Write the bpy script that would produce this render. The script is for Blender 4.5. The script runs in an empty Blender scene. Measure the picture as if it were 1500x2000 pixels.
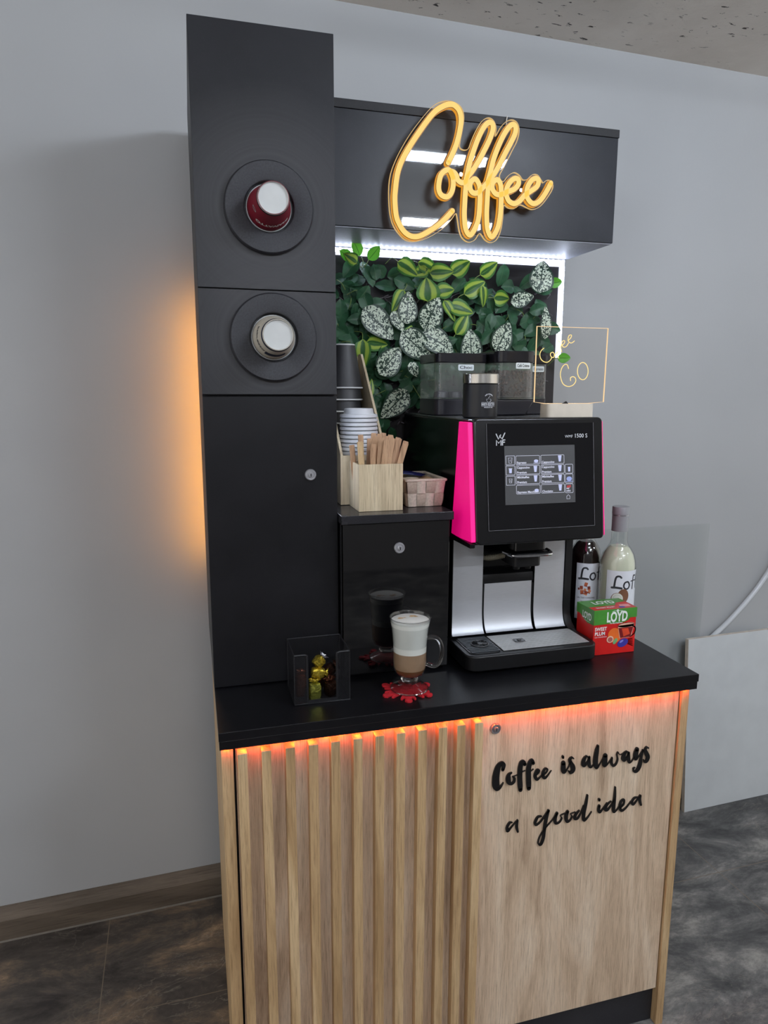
import bpy, bmesh, math, random
from mathutils import Vector, Matrix
random.seed(7)
SC = bpy.context.scene
COL = SC.collection
PI = math.pi

# ---------------------------------------------------------------- camera
cam_d = bpy.data.cameras.new('camera'); cam = bpy.data.objects.new('camera', cam_d); COL.objects.link(cam)
cam_d.sensor_fit = 'VERTICAL'; cam_d.sensor_height = 36.0; cam_d.lens = 24.45
cam_d.clip_start = 0.05
cam.matrix_world = Matrix(((0.96415, 0.04338, -0.26178, -0.0241), (-0.26534, 0.16639, -0.94969, -1.9773),
                           (0.00236, 0.98510, 0.17194, 1.6), (0, 0, 0, 1)))
SC.camera = cam

# ---------------------------------------------------------------- light and exposure
SC.view_settings.view_transform = 'Standard'
SC.view_settings.look = 'None'
SC.view_settings.gamma = 1.0
SC.view_settings.use_curve_mapping = False
SC.view_settings.exposure = 0.0
SC.cycles.max_bounces = 10
SC.cycles.transparent_max_bounces = 16
SC.cycles.caustics_reflective = False
SC.cycles.caustics_refractive = False
SC.cycles.sample_clamp_indirect = 4.0
wd = bpy.data.worlds.new('daylight_room'); SC.world = wd; wd.use_nodes = True
wb = wd.node_tree.nodes['Background']
wb.inputs[0].default_value = (1.0, 0.965, 0.92, 1); wb.inputs[1].default_value = 1.02
LAMP_NEAR, LAMP_FAR = 128.0, 215.0      # radiance of the tube lamps
LED_WHITE, LED_ORANGE, LED_AMBER = 38.0, 290.0, 46.0

# ---------------------------------------------------------------- materials
def lin(c):
    return tuple(((x/255)/12.92 if x/255 <= 0.04045 else ((x/255+0.055)/1.055)**2.4) for x in c) + (1,)

class NT:
    def __init__(s, name):
        s.m = bpy.data.materials.new(name); s.m.use_nodes = True
        s.t = s.m.node_tree; s.n = s.t.nodes; s.l = s.t.links
        s.b = s.n['Principled BSDF']; s.out = s.n['Material Output']
    def add(s, kind, **kw):
        nd = s.n.new(kind)
        for k, v in kw.items():
            if k.startswith('i_'):
                key = k[2:]; key = int(key) if key.isdigit() else key.replace('_', ' ')
                nd.inputs[key].default_value = v
            else: setattr(nd, k, v)
        return nd
    def link(s, a, b): s.l.new(a, b)
    def coord(s, scale=(1, 1, 1), rot=(0, 0, 0), kind='Object'):
        tc = s.add('ShaderNodeTexCoord'); mp = s.add('ShaderNodeMapping')
        mp.inputs['Scale'].default_value = scale; mp.inputs['Rotation'].default_value = rot
        s.link(tc.outputs[kind], mp.inputs['Vector']); return mp.outputs['Vector']
    def noise(s, vec, scale, detail=4, rough=0.5, dist=0.0):
        nz = s.add('ShaderNodeTexNoise', i_Scale=scale, i_Detail=detail, i_Roughness=rough, i_Distortion=dist)
        s.link(vec, nz.inputs['Vector']); return nz.outputs['Fac']
    def ramp(s, fac, stops, interp='LINEAR'):
        r = s.add('ShaderNodeValToRGB'); cr = r.color_ramp; cr.interpolation = interp
        while len(cr.elements) < len(stops): cr.elements.new(0.5)
        for e, (p, c) in zip(cr.elements, stops): e.position = p; e.color = c
        s.link(fac, r.inputs['Fac']); return r.outputs['Color']
    def mix(s, fac, a, b, mode='MIX'):
        m = s.add('ShaderNodeMix', data_type='RGBA', blend_type=mode)
        for sock, v in ((m.inputs[0], fac), (m.inputs[6], a), (m.inputs[7], b)):
            if hasattr(v, 'links'): s.link(v, sock)
            else: sock.default_value = v
        return m.outputs[2]
    def base(s, c):
        if hasattr(c, 'links'): s.link(c, s.b.inputs['Base Color'])
        else: s.b.inputs['Base Color'].default_value = c
    def rough(s, v):
        if hasattr(v, 'links'): s.link(v, s.b.inputs['Roughness'])
        else: s.b.inputs['Roughness'].default_value = v
    def bump(s, h, strength=0.2, dist=0.002):
        bp = s.add('ShaderNodeBump', i_Strength=strength, i_Distance=dist)
        s.link(h, bp.inputs['Height']); s.link(bp.outputs['Normal'], s.b.inputs['Normal'])

MATS = {}
def plain(name, rgb, rough=0.5, metal=0.0, spec=0.5, var=0.06, scale=40, bump=0.0):
    if name in MATS: return MATS[name]
    t = NT(name); v = t.coord(); f = t.noise(v, scale, 3)
    c = lin(rgb); lo = tuple(x*(1-var) for x in c[:3])+(1,); hi = tuple(min(1, x*(1+var)) for x in c[:3])+(1,)
    t.base(t.ramp(f, [(0.35, lo), (0.65, hi)])); t.rough(rough)
    t.b.inputs['Metallic'].default_value = metal; t.b.inputs['Specular IOR Level'].default_value = spec
    if bump: t.bump(t.noise(v, scale*8, 2), bump, 0.001)
    MATS[name] = t.m; return t.m
def glow(name, rgb, strength):
    if name in MATS: return MATS[name]
    t = NT(name); t.base((0.02, 0.02, 0.02, 1))
    t.b.inputs['Emission Color'].default_value = lin(rgb); t.b.inputs['Emission Strength'].default_value = strength
    MATS[name] = t.m; return t.m
def clear(name, tint=(1, 1, 1, 1), rough=0.03, ior=1.45, film=1.0, haze=0.0):
    """thin clear plastic: see-through with a fresnel sheen"""
    if name in MATS: return MATS[name]
    t = NT(name); tr = t.add('ShaderNodeBsdfTransparent'); tr.inputs[0].default_value = tint
    gl = t.add('ShaderNodeBsdfGlossy'); gl.inputs['Roughness'].default_value = rough
    lw = t.add('ShaderNodeLayerWeight', i_Blend=0.5); pw = t.add('ShaderNodeMath', operation='POWER'); pw.inputs[1].default_value = 4.0
    t.link(lw.outputs['Facing'], pw.inputs[0]); mx = t.add('ShaderNodeMixShader')
    mu = t.add('ShaderNodeMath', operation='MULTIPLY_ADD'); mu.inputs[1].default_value = 0.75*film; mu.inputs[2].default_value = 0.045*film
    t.link(pw.outputs[0], mu.inputs[0]); t.link(mu.outputs[0], mx.inputs[0])
    body = tr.outputs[0]
    if haze:        # scratched, slightly milky plastic
        df = t.add('ShaderNodeBsdfDiffuse'); df.inputs[0].default_value = (0.8, 0.82, 0.8, 1); mh = t.add('ShaderNodeMixShader'); mh.inputs[0].default_value = haze
        t.link(tr.outputs[0], mh.inputs[1]); t.link(df.outputs[0], mh.inputs[2]); body = mh.outputs[0]
    t.link(body, mx.inputs[1]); t.link(gl.outputs[0], mx.inputs[2])
    t.link(mx.outputs[0], t.out.inputs['Surface']); MATS[name] = t.m; return t.m

def wall_mat():
    t = NT('painted_plaster'); v = t.coord()
    big = t.noise(v, 1.3, 3); fine = t.noise(v, 90, 3)
    c = t.ramp(big, [(0.3, lin((172, 174, 175))), (0.7, lin((181, 183, 184)))])
    sp = t.noise(v, 9, 6, 0.7)
    mask = t.ramp(sp, [(0.735, (0, 0, 0, 1)), (0.75, (1, 1, 1, 1))])
    c = t.mix(mask, c, lin((150, 150, 150)))
    t.base(c); t.rough(0.75); t.bump(fine, 0.12, 0.002); return t.m
def ceiling_mat():
    t = NT('bare_concrete'); v = t.coord()
    f = t.noise(v, 2.2, 6, 0.6); c = t.ramp(f, [(0.3, lin((214, 207, 198))), (0.55, lin((230, 224, 216))), (0.8, lin((236, 232, 226)))])
    g = t.noise(t.coord((1, 2.2, 1), (0, 0, 0.5)), 26, 3, 0.6, 0.6); holes = t.ramp(g, [(0.64, (0, 0, 0, 1)), (0.675, (1, 1, 1, 1))])
    h = t.noise(v, 3.5, 2); area = t.ramp(h, [(0.40, (0, 0, 0, 1)), (0.52, (1, 1, 1, 1))])
    m = t.mix(1.0, holes, area, 'MULTIPLY')
    t.base(t.mix(m, c, lin((62, 58, 55)))); t.rough(0.9); t.bump(t.noise(v, 30, 5, 0.7), 0.5, 0.006); return t.m
def floor_mat():
    t = NT('slate_look_vinyl'); v = t.coord((0.8, 1.6, 1), (0, 0, 0.6)); v2 = t.coord()
    n1 = t.noise(v, 4.2, 14, 0.76, 0.35); n2 = t.noise(v2, 1.4, 3)
    c1 = t.ramp(n1, [(0.36, lin((46, 46, 47))), (0.47, lin((78, 78, 78))), (0.55, lin((108, 107, 105))), (0.66, lin((160, 157, 151)))])
    c2 = t.ramp(n1, [(0.36, lin((46, 41, 39))), (0.48, lin((76, 70, 65))), (0.57, lin((112, 97, 82))), (0.67, lin((172, 146, 116)))])
    tc = t.add('ShaderNodeTexCoord'); sx = t.add('ShaderNodeSeparateXYZ'); t.link(tc.outputs['Object'], sx.inputs[0])
    side = t.ramp(sx.outputs['X'], [(0.0, (1, 1, 1, 1)), (1.0, (0, 0, 0, 1))])
    c = t.mix(side, c1, c2)
    ve = t.noise(v, 5.0, 5, 0.6, 1.6)
    vein = t.ramp(ve, [(0.488, (0, 0, 0, 1)), (0.5, (1, 1, 1, 1)), (0.512, (0, 0, 0, 1))])
    vm = t.mix(t.ramp(n2, [(0.42, (0, 0, 0, 1)), (0.75, (0.8, 0.8, 0.8, 1))]), (0, 0, 0, 1), vein)
    c = t.mix(vm, c, lin((150, 142, 130)))
    # seams of the 65 cm tiles
    seam = None
    for ax, off in (('X', 0.32), ('Y', -0.29)):
        a = t.add('ShaderNodeMath', operation='SUBTRACT'); t.link(sx.outputs[ax], a.inputs[0]); a.inputs[1].default_value = off - 65.0
        b = t.add('ShaderNodeMath', operation='MODULO'); t.link(a.outputs[0], b.inputs[0]); b.inputs[1].default_value = 0.65
        d = t.add('ShaderNodeMath', operation='COMPARE'); t.link(b.outputs[0], d.inputs[0]); d.inputs[1].default_value = 0.0; d.inputs[2].default_value = 0.0028
        if seam is None: seam = d.outputs[0]
        else:
            e = t.add('ShaderNodeMath', operation='MAXIMUM'); t.link(seam, e.inputs[0]); t.link(d.outputs[0], e.inputs[1]); seam = e.outputs[0]
    t.base(t.mix(seam, c, lin((116, 104, 90)))); t.rough(0.42); t.bump(n1, 0.15, 0.002); return t.m
def wood_mat(name, dark, mid, light, grain=1.0, rough=0.5, bump=0.25, horizontal=False):
    """oak: fine fibres along one axis with broad cathedral bands"""
    if name in MATS: return MATS[name]
    t = NT(name)
    s = (1, 1, 0.03) if not horizontal else (0.03, 1, 1)
    s2 = (1, 1, 0.11) if not horizontal else (0.11, 1, 1)
    fib = t.noise(t.coord(s), 640*grain, 4, 0.7); band = t.noise(t.coord(s2), 9*grain, 6, 0.6, 2.2)
    b = t.ramp(band, [(0.33, lin(dark)), (0.5, lin(mid)), (0.68, lin(light))])
    f = t.ramp(fib, [(0.34, (0.62, 0.58, 0.55, 1)), (0.5, (1, 1, 1, 1)), (0.7, (1.12, 1.12, 1.12, 1))])
    t.base(t.mix(0.85, b, f, 'MULTIPLY')); t.rough(rough); t.bump(fib, bump, 0.0015)
    MATS[name] = t.m; return t.m
def black_panel(name, rgb=(46, 46, 49), rough=0.42, rings=None, var=0.25, spec=0.28):
    if name in MATS: return MATS[name]
    t = NT(name); v = t.coord(); f = t.noise(v, 7, 5, 0.65); g = t.noise(v, 420, 2)
    c = lin(rgb); lo = tuple(x*(1-var) for x in c[:3])+(1,); hi = tuple(x*(1+var) for x in c[:3])+(1,)
    col = t.ramp(f, [(0.3, lo), (0.7, hi)]); t.b.inputs['Specular IOR Level'].default_value = spec
    sp = t.ramp(g, [(0.62, (0, 0, 0, 1)), (0.72, (1, 1, 1, 1))])
    col = t.mix(sp, col, tuple(x*1.7 for x in c[:3])+(1,))
    if rings:       # wiped-dust swirls around the dispenser collars
        for (cx, cz) in rings:
            tc = t.add('ShaderNodeTexCoord'); sub = t.add('ShaderNodeVectorMath', operation='SUBTRACT'); sub.inputs[1].default_value = (cx, 0, cz)
            t.link(tc.outputs['Object'], sub.inputs[0])
            ml = t.add('ShaderNodeVectorMath', operation='MULTIPLY'); ml.inputs[1].default_value = (1, 0, 1); t.link(sub.outputs[0], ml.inputs[0])
            ln = t.add('ShaderNodeVectorMath', operation='LENGTH'); t.link(ml.outputs[0], ln.inputs[0])
            w = t.add('ShaderNodeTexNoise', noise_dimensions='1D', i_Scale=150.0, i_Detail=3.0); t.link(ln.outputs['Value'], w.inputs['W'])
            m = t.ramp(ln.outputs['Value'], [(0.0, (0, 0, 0, 1)), (0.09, (1, 1, 1, 1)), (0.13, (0.75, 0.75, 0.75, 1)), (0.24, (0, 0, 0, 1))])
            ww = t.ramp(w.outputs['Fac'], [(0.3, (0.52, 0.52, 0.52, 1)), (0.7, (0.68, 0.68, 0.68, 1))])
            mm = t.mix(1.0, m, ww, 'MULTIPLY')
            col = t.mix(mm, col, lin((74, 74, 76)))
    t.base(col); t.rough(t.ramp(f, [(0.2, (rough-0.06,)*3+(1,)), (0.8, (rough+0.08,)*3+(1,))])); t.bump(g, 0.06, 0.001)
    MATS[name] = t.m; return t.m
def brushed(name, rgb, rough=0.3, axis=(1, 1, 60)):
    if name in MATS: return MATS[name]
    t = NT(name); f = t.noise(t.coord(axis), 14, 4, 0.6)
    c = lin(rgb); t.base(t.ramp(f, [(0.3, tuple(x*0.86 for x in c[:3])+(1,)), (0.7, c)])); t.b.inputs['Metallic'].default_value = 1.0
    t.rough(t.ramp(f, [(0.3, (rough,)*3+(1,)), (0.7, (rough+0.14,)*3+(1,))])); MATS[name] = t.m; return t.m
def leaf_mat(kind):
    t = NT('leaf_'+kind); uv = t.add('ShaderNodeUVMap'); sx = t.add('ShaderNodeSeparateXYZ'); t.link(uv.outputs[0], sx.inputs[0])
    def m(op, a, b=None):
        nd = t.add('ShaderNodeMath', operation=op)
        for i, x in enumerate((a, b)):
            if x is None: continue
            if hasattr(x, 'links'): t.link(x, nd.inputs[i])
            else: nd.inputs[i].default_value = x
        return nd.outputs[0]
    au = m('MULTIPLY', m('ABSOLUTE', m('SUBTRACT', sx.outputs['X'], 0.5)), 2.0)     # 0 at the midrib, 1 at the rim
    vec = t.coord(); nz = t.noise(vec, 30, 3)
    if kind == 'mottled':
        mp = t.add('ShaderNodeMapping'); mp.inputs['Scale'].default_value = (1.0, 0.8, 1.0); t.link(vec, mp.inputs['Vector'])
        a = t.noise(mp.outputs['Vector'], 165, 1, 0.4, 1.0)
        spot = t.ramp(a, [(0.47, (0, 0, 0, 1)), (0.50, (1, 1, 1, 1))])
        rim = t.ramp(au, [(0.03, (0, 0, 0, 1)), (0.07, (1, 1, 1, 1)), (0.80, (1, 1, 1, 1)), (0.88, (0, 0, 0, 1))])
        k = t.mix(1.0, spot, rim, 'MULTIPLY')
        c = t.mix(k, lin((30, 58, 42)), lin((222, 234, 212)))
    elif kind == 'striped':
        ua = m('ADD', au, m('MULTIPLY', m('SUBTRACT', nz, 0.5), 0.25))
        c = t.ramp(ua, [(0.0, lin((96, 140, 66))), (0.03, lin((50, 98, 46))), (0.24, lin((52, 104, 46))), (0.36, lin((172, 196, 78))), (0.66, lin((164, 192, 72))), (0.78, lin((66, 122, 50)))])
    elif kind == 'fresh':
        c = t.ramp(au, [(0.03, lin((50, 110, 30))), (0.1, lin((96, 170, 48))), (1.0, lin((84, 160, 44)))])
    else:
        ve = m('FRACT', m('ADD', m('MULTIPLY', sx.outputs['Y'], 7.0), m('MULTIPLY', au, -2.2)))
        vein = t.ramp(ve, [(0.0, (1, 1, 1, 1)), (0.1, (0, 0, 0, 1))])
        c0 = t.ramp(nz, [(0.3, lin((38, 76, 52))), (0.7, lin((62, 110, 76)))])
        c = t.mix(vein, c0, lin((60, 100, 70))); c = t.mix(t.ramp(au, [(0.03, (1, 1, 1, 1)), (0.06, (0, 0, 0, 1))]), c, lin((74, 112, 76)))
    t.base(c); t.rough(0.42)
    tl = t.add('ShaderNodeBsdfTranslucent'); mx = t.add('ShaderNodeMixShader'); mx.inputs[0].default_value = 0.25
    t.link(c, tl.inputs[0]); t.link(t.b.outputs[0], mx.inputs[1]); t.link(tl.outputs[0], mx.inputs[2]); t.link(mx.outputs[0], t.out.inputs['Surface'])
    return t.m

# ---------------------------------------------------------------- mesh building
class MB:
    """collects shapes in world coordinates; build() links them as one mesh object"""
    def __init__(s): s.v = []; s.f = []; s.uv = {}
    def add(s, verts, faces, uvs=None):
        o = len(s.v); s.v += [Vector(p) for p in verts]; s.f += [tuple(i+o for i in f) for f in faces]
        if uvs:
            for i, u in enumerate(uvs): s.uv[o+i] = u
        return s
    def box(s, x0, x1, y0, y1, z0, z1):
        return s.add([(x0, y0, z0), (x1, y0, z0), (x1, y1, z0), (x0, y1, z0), (x0, y0, z1), (x1, y0, z1), (x1, y1, z1), (x0, y1, z1)],
                     [(0, 3, 2, 1), (4, 5, 6, 7), (0, 1, 5, 4), (1, 2, 6, 5), (2, 3, 7, 6), (3, 0, 4, 7)])
    def rbox(s, x0, x1, y0, y1, z0, z1, r, n=4, axis='z'):
        """box whose four edges along one axis are rounded"""
        def ring(a0, a1, b0, b1):
            P = []
            for (ca, cb, st) in ((a1-r, b1-r, 0), (a0+r, b1-r, 1), (a0+r, b0+r, 2), (a1-r, b0+r, 3)):
                for k in range(n+1):
                    t = (st+k/n)*PI/2; P.append((ca+r*math.cos(t), cb+r*math.sin(t)))
            return P
        if axis == 'z': return s.prism([(a, b) for a, b in ring(x0, x1, y0, y1)], lambda a, b, h: (a, b, h), z0, z1)
        if axis == 'y': return s.prism([(a, b) for a, b in ring(x0, x1, z0, z1)], lambda a, b, h: (a, h, b), y0, y1)
        return s.prism([(a, b) for a, b in ring(y0, y1, z0, z1)], lambda a, b, h: (h, a, b), x0, x1)
    def prism(s, ring, fn, h0, h1):
        n = len(ring); V = [fn(a, b, h0) for a, b in ring]+[fn(a, b, h1) for a, b in ring]
        F = [tuple(range(n))[::-1], tuple(range(n, 2*n))]+[(i, (i+1) % n, n+(i+1) % n, n+i) for i in range(n)]
        return s.add(V, F)
    def lathe(s, prof, c=(0, 0, 0), n=32, axis='z', caps=True):
        """prof: list of (radius, height)"""
        V = []; F = []
        for r, h in prof:
            for k in range(n):
                a = 2*PI*k/n; p = (r*math.cos(a), r*math.sin(a), h)
                if axis == 'y': p = (p[0], p[2], p[1])
                V.append((c[0]+p[0], c[1]+p[1], c[2]+p[2]))
        for i in range(len(prof)-1):
            for k in range(n): F.append((i*n+k, i*n+(k+1) % n, (i+1)*n+(k+1) % n, (i+1)*n+k))
        if caps: F.append(tuple(range(n))[::-1]); F.append(tuple(range((len(prof)-1)*n, len(prof)*n)))
        return s.add(V, F)
    def tube(s, pts, r, n=10, closed=False):
        P = [Vector(p) for p in pts]; m = len(P); V = []; F = []
        up = None
        for i, p in enumerate(P):
            a = P[(i-1) % m] if (closed or i > 0) else P[i]; b = P[(i+1) % m] if (closed or i < m-1) else P[i]
            t = (b-a).normalized()
            if up is None: up = t.orthogonal().normalized()
            up = (up-t*up.dot(t)).normalized(); w = t.cross(up)
            rr = r[i] if isinstance(r, (list, tuple)) else r
            for k in range(n):
                an = 2*PI*k/n; V.append(p+up*rr*math.cos(an)+w*rr*math.sin(an))
        for i in range(m if closed else m-1):
            j = (i+1) % m
            for k in range(n): F.append((i*n+k, i*n+(k+1) % n, j*n+(k+1) % n, j*n+k))
        if not closed: F.append(tuple(range(n))[::-1]); F.append(tuple(range((m-1)*n, m*n)))
        return s.add(V, F)
    def ribbon(s, pts, w, y0, y1, closed=False, fn=None):
        """stroke of width w (or per point) in the x-z plane, given thickness from y0 (back) to y1 (front), round ends"""
        fn = fn or (lambda x, z, y: (x, y, z))
        P = [Vector((p[0], p[1])) for p in pts]; m = len(P)
        W = [(p[2] if len(p) > 2 else w)/2 for p in pts]
        L = []; R = []
        for i in range(m):
            a = P[(i-1) % m] if (closed or i > 0) else P[i]; b = P[(i+1) % m] if (closed or i < m-1) else P[i]
            t = (b-a); t = t.normalized() if t.length > 1e-9 else Vector((1, 0)); nrm = Vector((-t.y, t.x))
            L.append(P[i]+nrm*W[i]); R.append(P[i]-nrm*W[i])
        V = []; F = []
        for i in range(m): V += [fn(L[i].x, L[i].y, y1), fn(R[i].x, R[i].y, y1), fn(L[i].x, L[i].y, y0), fn(R[i].x, R[i].y, y0)]
        for i in range(m if closed else m-1):
            a = 4*i; b = 4*((i+1) % m)
            F += [(a, a+1, b+1, b), (a+2, b+2, b+3, a+3), (a, b, b+2, a+2), (a+1, a+3, b+3, b+1)]
        s.add(V, F)
        if not closed:
            for i in (0, m-1):
                n = 12; ring = [(P[i].x+W[i]*math.cos(2*PI*k/n), P[i].y+W[i]*math.sin(2*PI*k/n)) for k in range(n)]
                s.prism(ring, lambda a, b, h: fn(a, b, h), y0, y1)
        return s
    def text(s, string, size, fn, bold=0.0, align='CENTER', width=None):
        """flat lettering; fn maps text-plane (x, y) to a point in space"""
        cu = bpy.data.curves.new('t', 'FONT'); cu.body = string; cu.size = size; cu.align_x = align; cu.align_y = 'CENTER'; cu.offset = bold
        cu.resolution_u = 3
        ob = bpy.data.objects.new('t', cu); COL.objects.link(ob)
        me = bpy.data.meshes.new_from_object(ob.evaluated_get(bpy.context.evaluated_depsgraph_get()))
        k = 1.0
        if width and len(me.vertices):
            xs = [v.co.x for v in me.vertices]; k = width/(max(xs)-min(xs))
        s.add([fn(v.co.x*k, v.co.y) for v in me.vertices], [tuple(p.vertices) for p in me.polygons])
        bpy.data.objects.remove(ob); bpy.data.curves.remove(cu); bpy.data.meshes.remove(me); return s
    def moved(s, M):
        s.v = [M @ p for p in s.v]; return s
    def build(s, name, mat, parent=None, smooth=35, bevel=0.0, seg=2, solid=0.0):
        me = bpy.data.meshes.new(name)
        o = bpy.data.objects.new(name, me); COL.objects.link(o)
        off = Vector((0, 0, 0))
        if parent is not None:
            o.parent = parent; off = Vector(parent.get('_o', (0, 0, 0)))
            o['_o'] = tuple(off)
        me.from_pydata([p-off for p in s.v], [], s.f)
        if s.uv:
            lay = me.uv_layers.new(name='UVMap')
            for lp in me.loops: lay.data[lp.index].uv = s.uv.get(lp.vertex_index, (0.5, 0.5))
        me.materials.append(mat)
        bm = bmesh.new(); bm.from_mesh(me); bmesh.ops.recalc_face_normals(bm, faces=bm.faces); bm.to_mesh(me); bm.free()
        if smooth:
            me.shade_smooth(); me.set_sharp_from_angle(angle=math.radians(smooth))
        if solid: md = o.modifiers.new('solid', 'SOLIDIFY'); md.thickness = solid; md.offset = 0
        if bevel:
            md = o.modifiers.new('bevel', 'BEVEL'); md.width = bevel; md.segments = seg; md.limit_method = 'ANGLE'; md.angle_limit = math.radians(40)
        return o
def tag(o, label, cat, group=None, kind=None):
    o['label'] = label
    if cat: o['category'] = cat
    if group: o['group'] = group
    if kind: o['kind'] = kind
    return o
def thing(name, label, cat, loc=(0, 0, 0), group=None, rot=0.0):
    o = bpy.data.objects.new(name, None); COL.objects.link(o); o.location = loc; o.empty_display_size = 0.02
    o['_o'] = tuple(loc); o.rotation_euler = (0, 0, rot)
    return tag(o, label, cat, group)
def solo(o, label, cat, group=None):
    return tag(o, label, cat, group)
def recentre(o, loc):
    """put a single-mesh thing's origin at its base"""
    M = Matrix.Translation(-Vector(loc)); o.data.transform(M); o.location = loc; return o
def smooth_path(pts, k=4, closed=False):
    m = len(pts); out = []
    P = [tuple(p) for p in pts]
    for i in range(m if closed else m-1):
        g = lambda j: P[j % m] if closed else P[max(0, min(m-1, j))]
        p0, p1, p2, p3 = g(i-1), g(i), g(i+1), g(i+2)
        for q in range(k):
            t = q/k
            out.append(tuple(0.5*((2*b)+(-a+c)*t+(2*a-5*b+4*c-d)*t*t+(-a+3*b-3*c+d)*t**3) for a, b, c, d in zip(p0, p1, p2, p3)))
    if not closed: out.append(P[-1])
    return out
def copy_tree(root, loc, label, rot=None):
    r = root.copy(); COL.objects.link(r); r.location = loc; r['label'] = label
    if rot is not None: r.rotation_euler = rot
    for ch in list(root.children):
        c = ch.copy(); COL.objects.link(c); c.parent = r
        for g in list(ch.children):
            d = g.copy(); COL.objects.link(d); d.parent = c
    return r

# ---------------------------------------------------------------- outlines of the lettering, the neon word and the larger leaves, in millimetres in their own planes
NEON = [[(596.1,2137.8),(606.5,2158.4),(616.4,2182.1),(623.7,2210),(626.6,2235.9),(621.9,2254.9),(609.4,2265.7),(595.8,2266.5),(578.7,2259.6),(560.2,2246.6),(540.2,2223.2),(520.2,2196),(503.6,2172.1),(487,2145.4),(475.5,2121.9),(468.8,2098.9),(464.8,2068.3),(463.5,2045.4),(466.8,2011.3),(473.8,1993.3),(486.7,1975.5),(503.8,1965.7),(522.9,1966),(543.5,1975.7),(567.6,1991.2),(588.4,2008.2),(609.1,2029.9)],[(608.5,2105.8),(602,2118.8),(593.4,2121.5),(579.6,2111.3),(573.8,2093.9),(573.3,2075.4),(580.4,2063.7),(594.5,2060.8),(604.9,2070.1),(609.8,2087.4),(608.5,2105.8),(603,2117.7),(610.9,2117.2),(617.6,2110.8),(621.7,2100.7),(632.4,2095.4),(641.3,2098.7)],[(641.3,2098.7),(646.4,2120),(652.7,2147.5),(662.3,2175.3),(673.6,2203.1),(686.8,2226.6),(698.6,2236.6),(707.3,2234.5),(709.4,2222.8),(703.1,2202.8),(691.6,2179.3),(675.1,2149.4),(658.4,2124),(645.1,2106),(642.1,2081.3),(640.6,2051.9),(640.2,2020.8),(644.4,1990.3),(656.1,1976.6),(668.9,1993.3),(677.1,2015.5),(679.7,2046.5),(679.7,2077.1),(676.6,2095.1),(666.7,2106.5),(655.6,2099.6),(653.3,2085.9),(659.7,2075.6),(671.9,2075),(685.6,2086.7),(699.2,2101.9)],[(699.2,2101.9),(705.5,2124.7),(713.3,2155.6),(724.7,2185.2),(737.8,2211.9),(751.2,2231.2),(761.6,2238.1),(768.9,2232.8),(767.7,2217.7),(757.8,2197.2),(744.5,2173.3),(729.5,2144.8),(716.1,2122.4),(703.1,2105.7),(700.4,2083.2),(699.2,2056),(698.8,2024.6),(702.5,1992.2),(714,1975.7),(727.4,1993.7),(733.8,2019.1),(736.3,2050.3),(736.1,2081.1),(732.8,2100.9),(724.5,2109.4),(713.3,2102.4),(711.9,2088.5),(721.1,2077),(735.4,2075.7),(753,2083.8),(770.6,2091.3),(781,2102.9),(780.6,2113.7),(771.5,2116),(759.3,2107.4),(750.9,2092.9),(749.6,2077.4),(757.3,2062.6),(771.9,2057.4),(786.1,2064.6),(800,2079.5),(816,2090.1),(831.9,2102),(835.8,2114.8),(829.1,2120.5),(816.7,2114.9),(806.5,2098.6),(804.4,2081.4),(811.4,2067.9),(824.5,2061),(840.7,2068.4),(856.3,2088.2),(869.9,2112.7)]]
NEON_OUTLINE = [(453.3,2036.2),(454.3,2093.4),(470.5,2140),(501.7,2193.4),(539.3,2241.7),(565.8,2267.8),(594,2278.5),(617.4,2276.4),(633.3,2265.6),(639,2245.8),(635.7,2217),(631,2193.7),(630,2178.7),(640.7,2173.9),(652.6,2178.3),(660.1,2196.3),(671.4,2220.3),(686.8,2243.5),(702.6,2251.9),(716.2,2246.4),(723.5,2230.9),(722.7,2212.3),(734.3,2231.9),(748.7,2247.2),(764.9,2253.4),(778.8,2247.7),(785,2230.8),(780.4,2207),(767.5,2182.5),(748.2,2145.5),(736.5,2124.5),(739.7,2112.9),(748,2111.2),(759.9,2125.2),(774.9,2133.5),(789,2128.6),(799.1,2118.7),(811.7,2120.8),(825.2,2132.6),(839.3,2132.6),(849.8,2121.3),(855.7,2115.8),(865.4,2122.5),(876.9,2121),(883.3,2106.9),(870.1,2082.9),(849.7,2059.5),(828.7,2050.8),(811.6,2054.5),(794.5,2059.4),(779.4,2049.9),(762.7,2050),(750,2055.2),(748.2,2026.1),(743.7,1995.6),(733.3,1973.1),(716.9,1964.9),(701.5,1971.3),(691.5,1982.8),(684.7,1983.6),(675.5,1969.8),(657.9,1962.8),(641.4,1971.5),(632.9,1989),(626.9,2018.4),(622.7,2027.6),(612.3,2013.9),(590.1,1991.2),(557.3,1970.3),(524.7,1957.8),(498.6,1957.5),(479.2,1970.5),(461.1,1996.3)]
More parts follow.
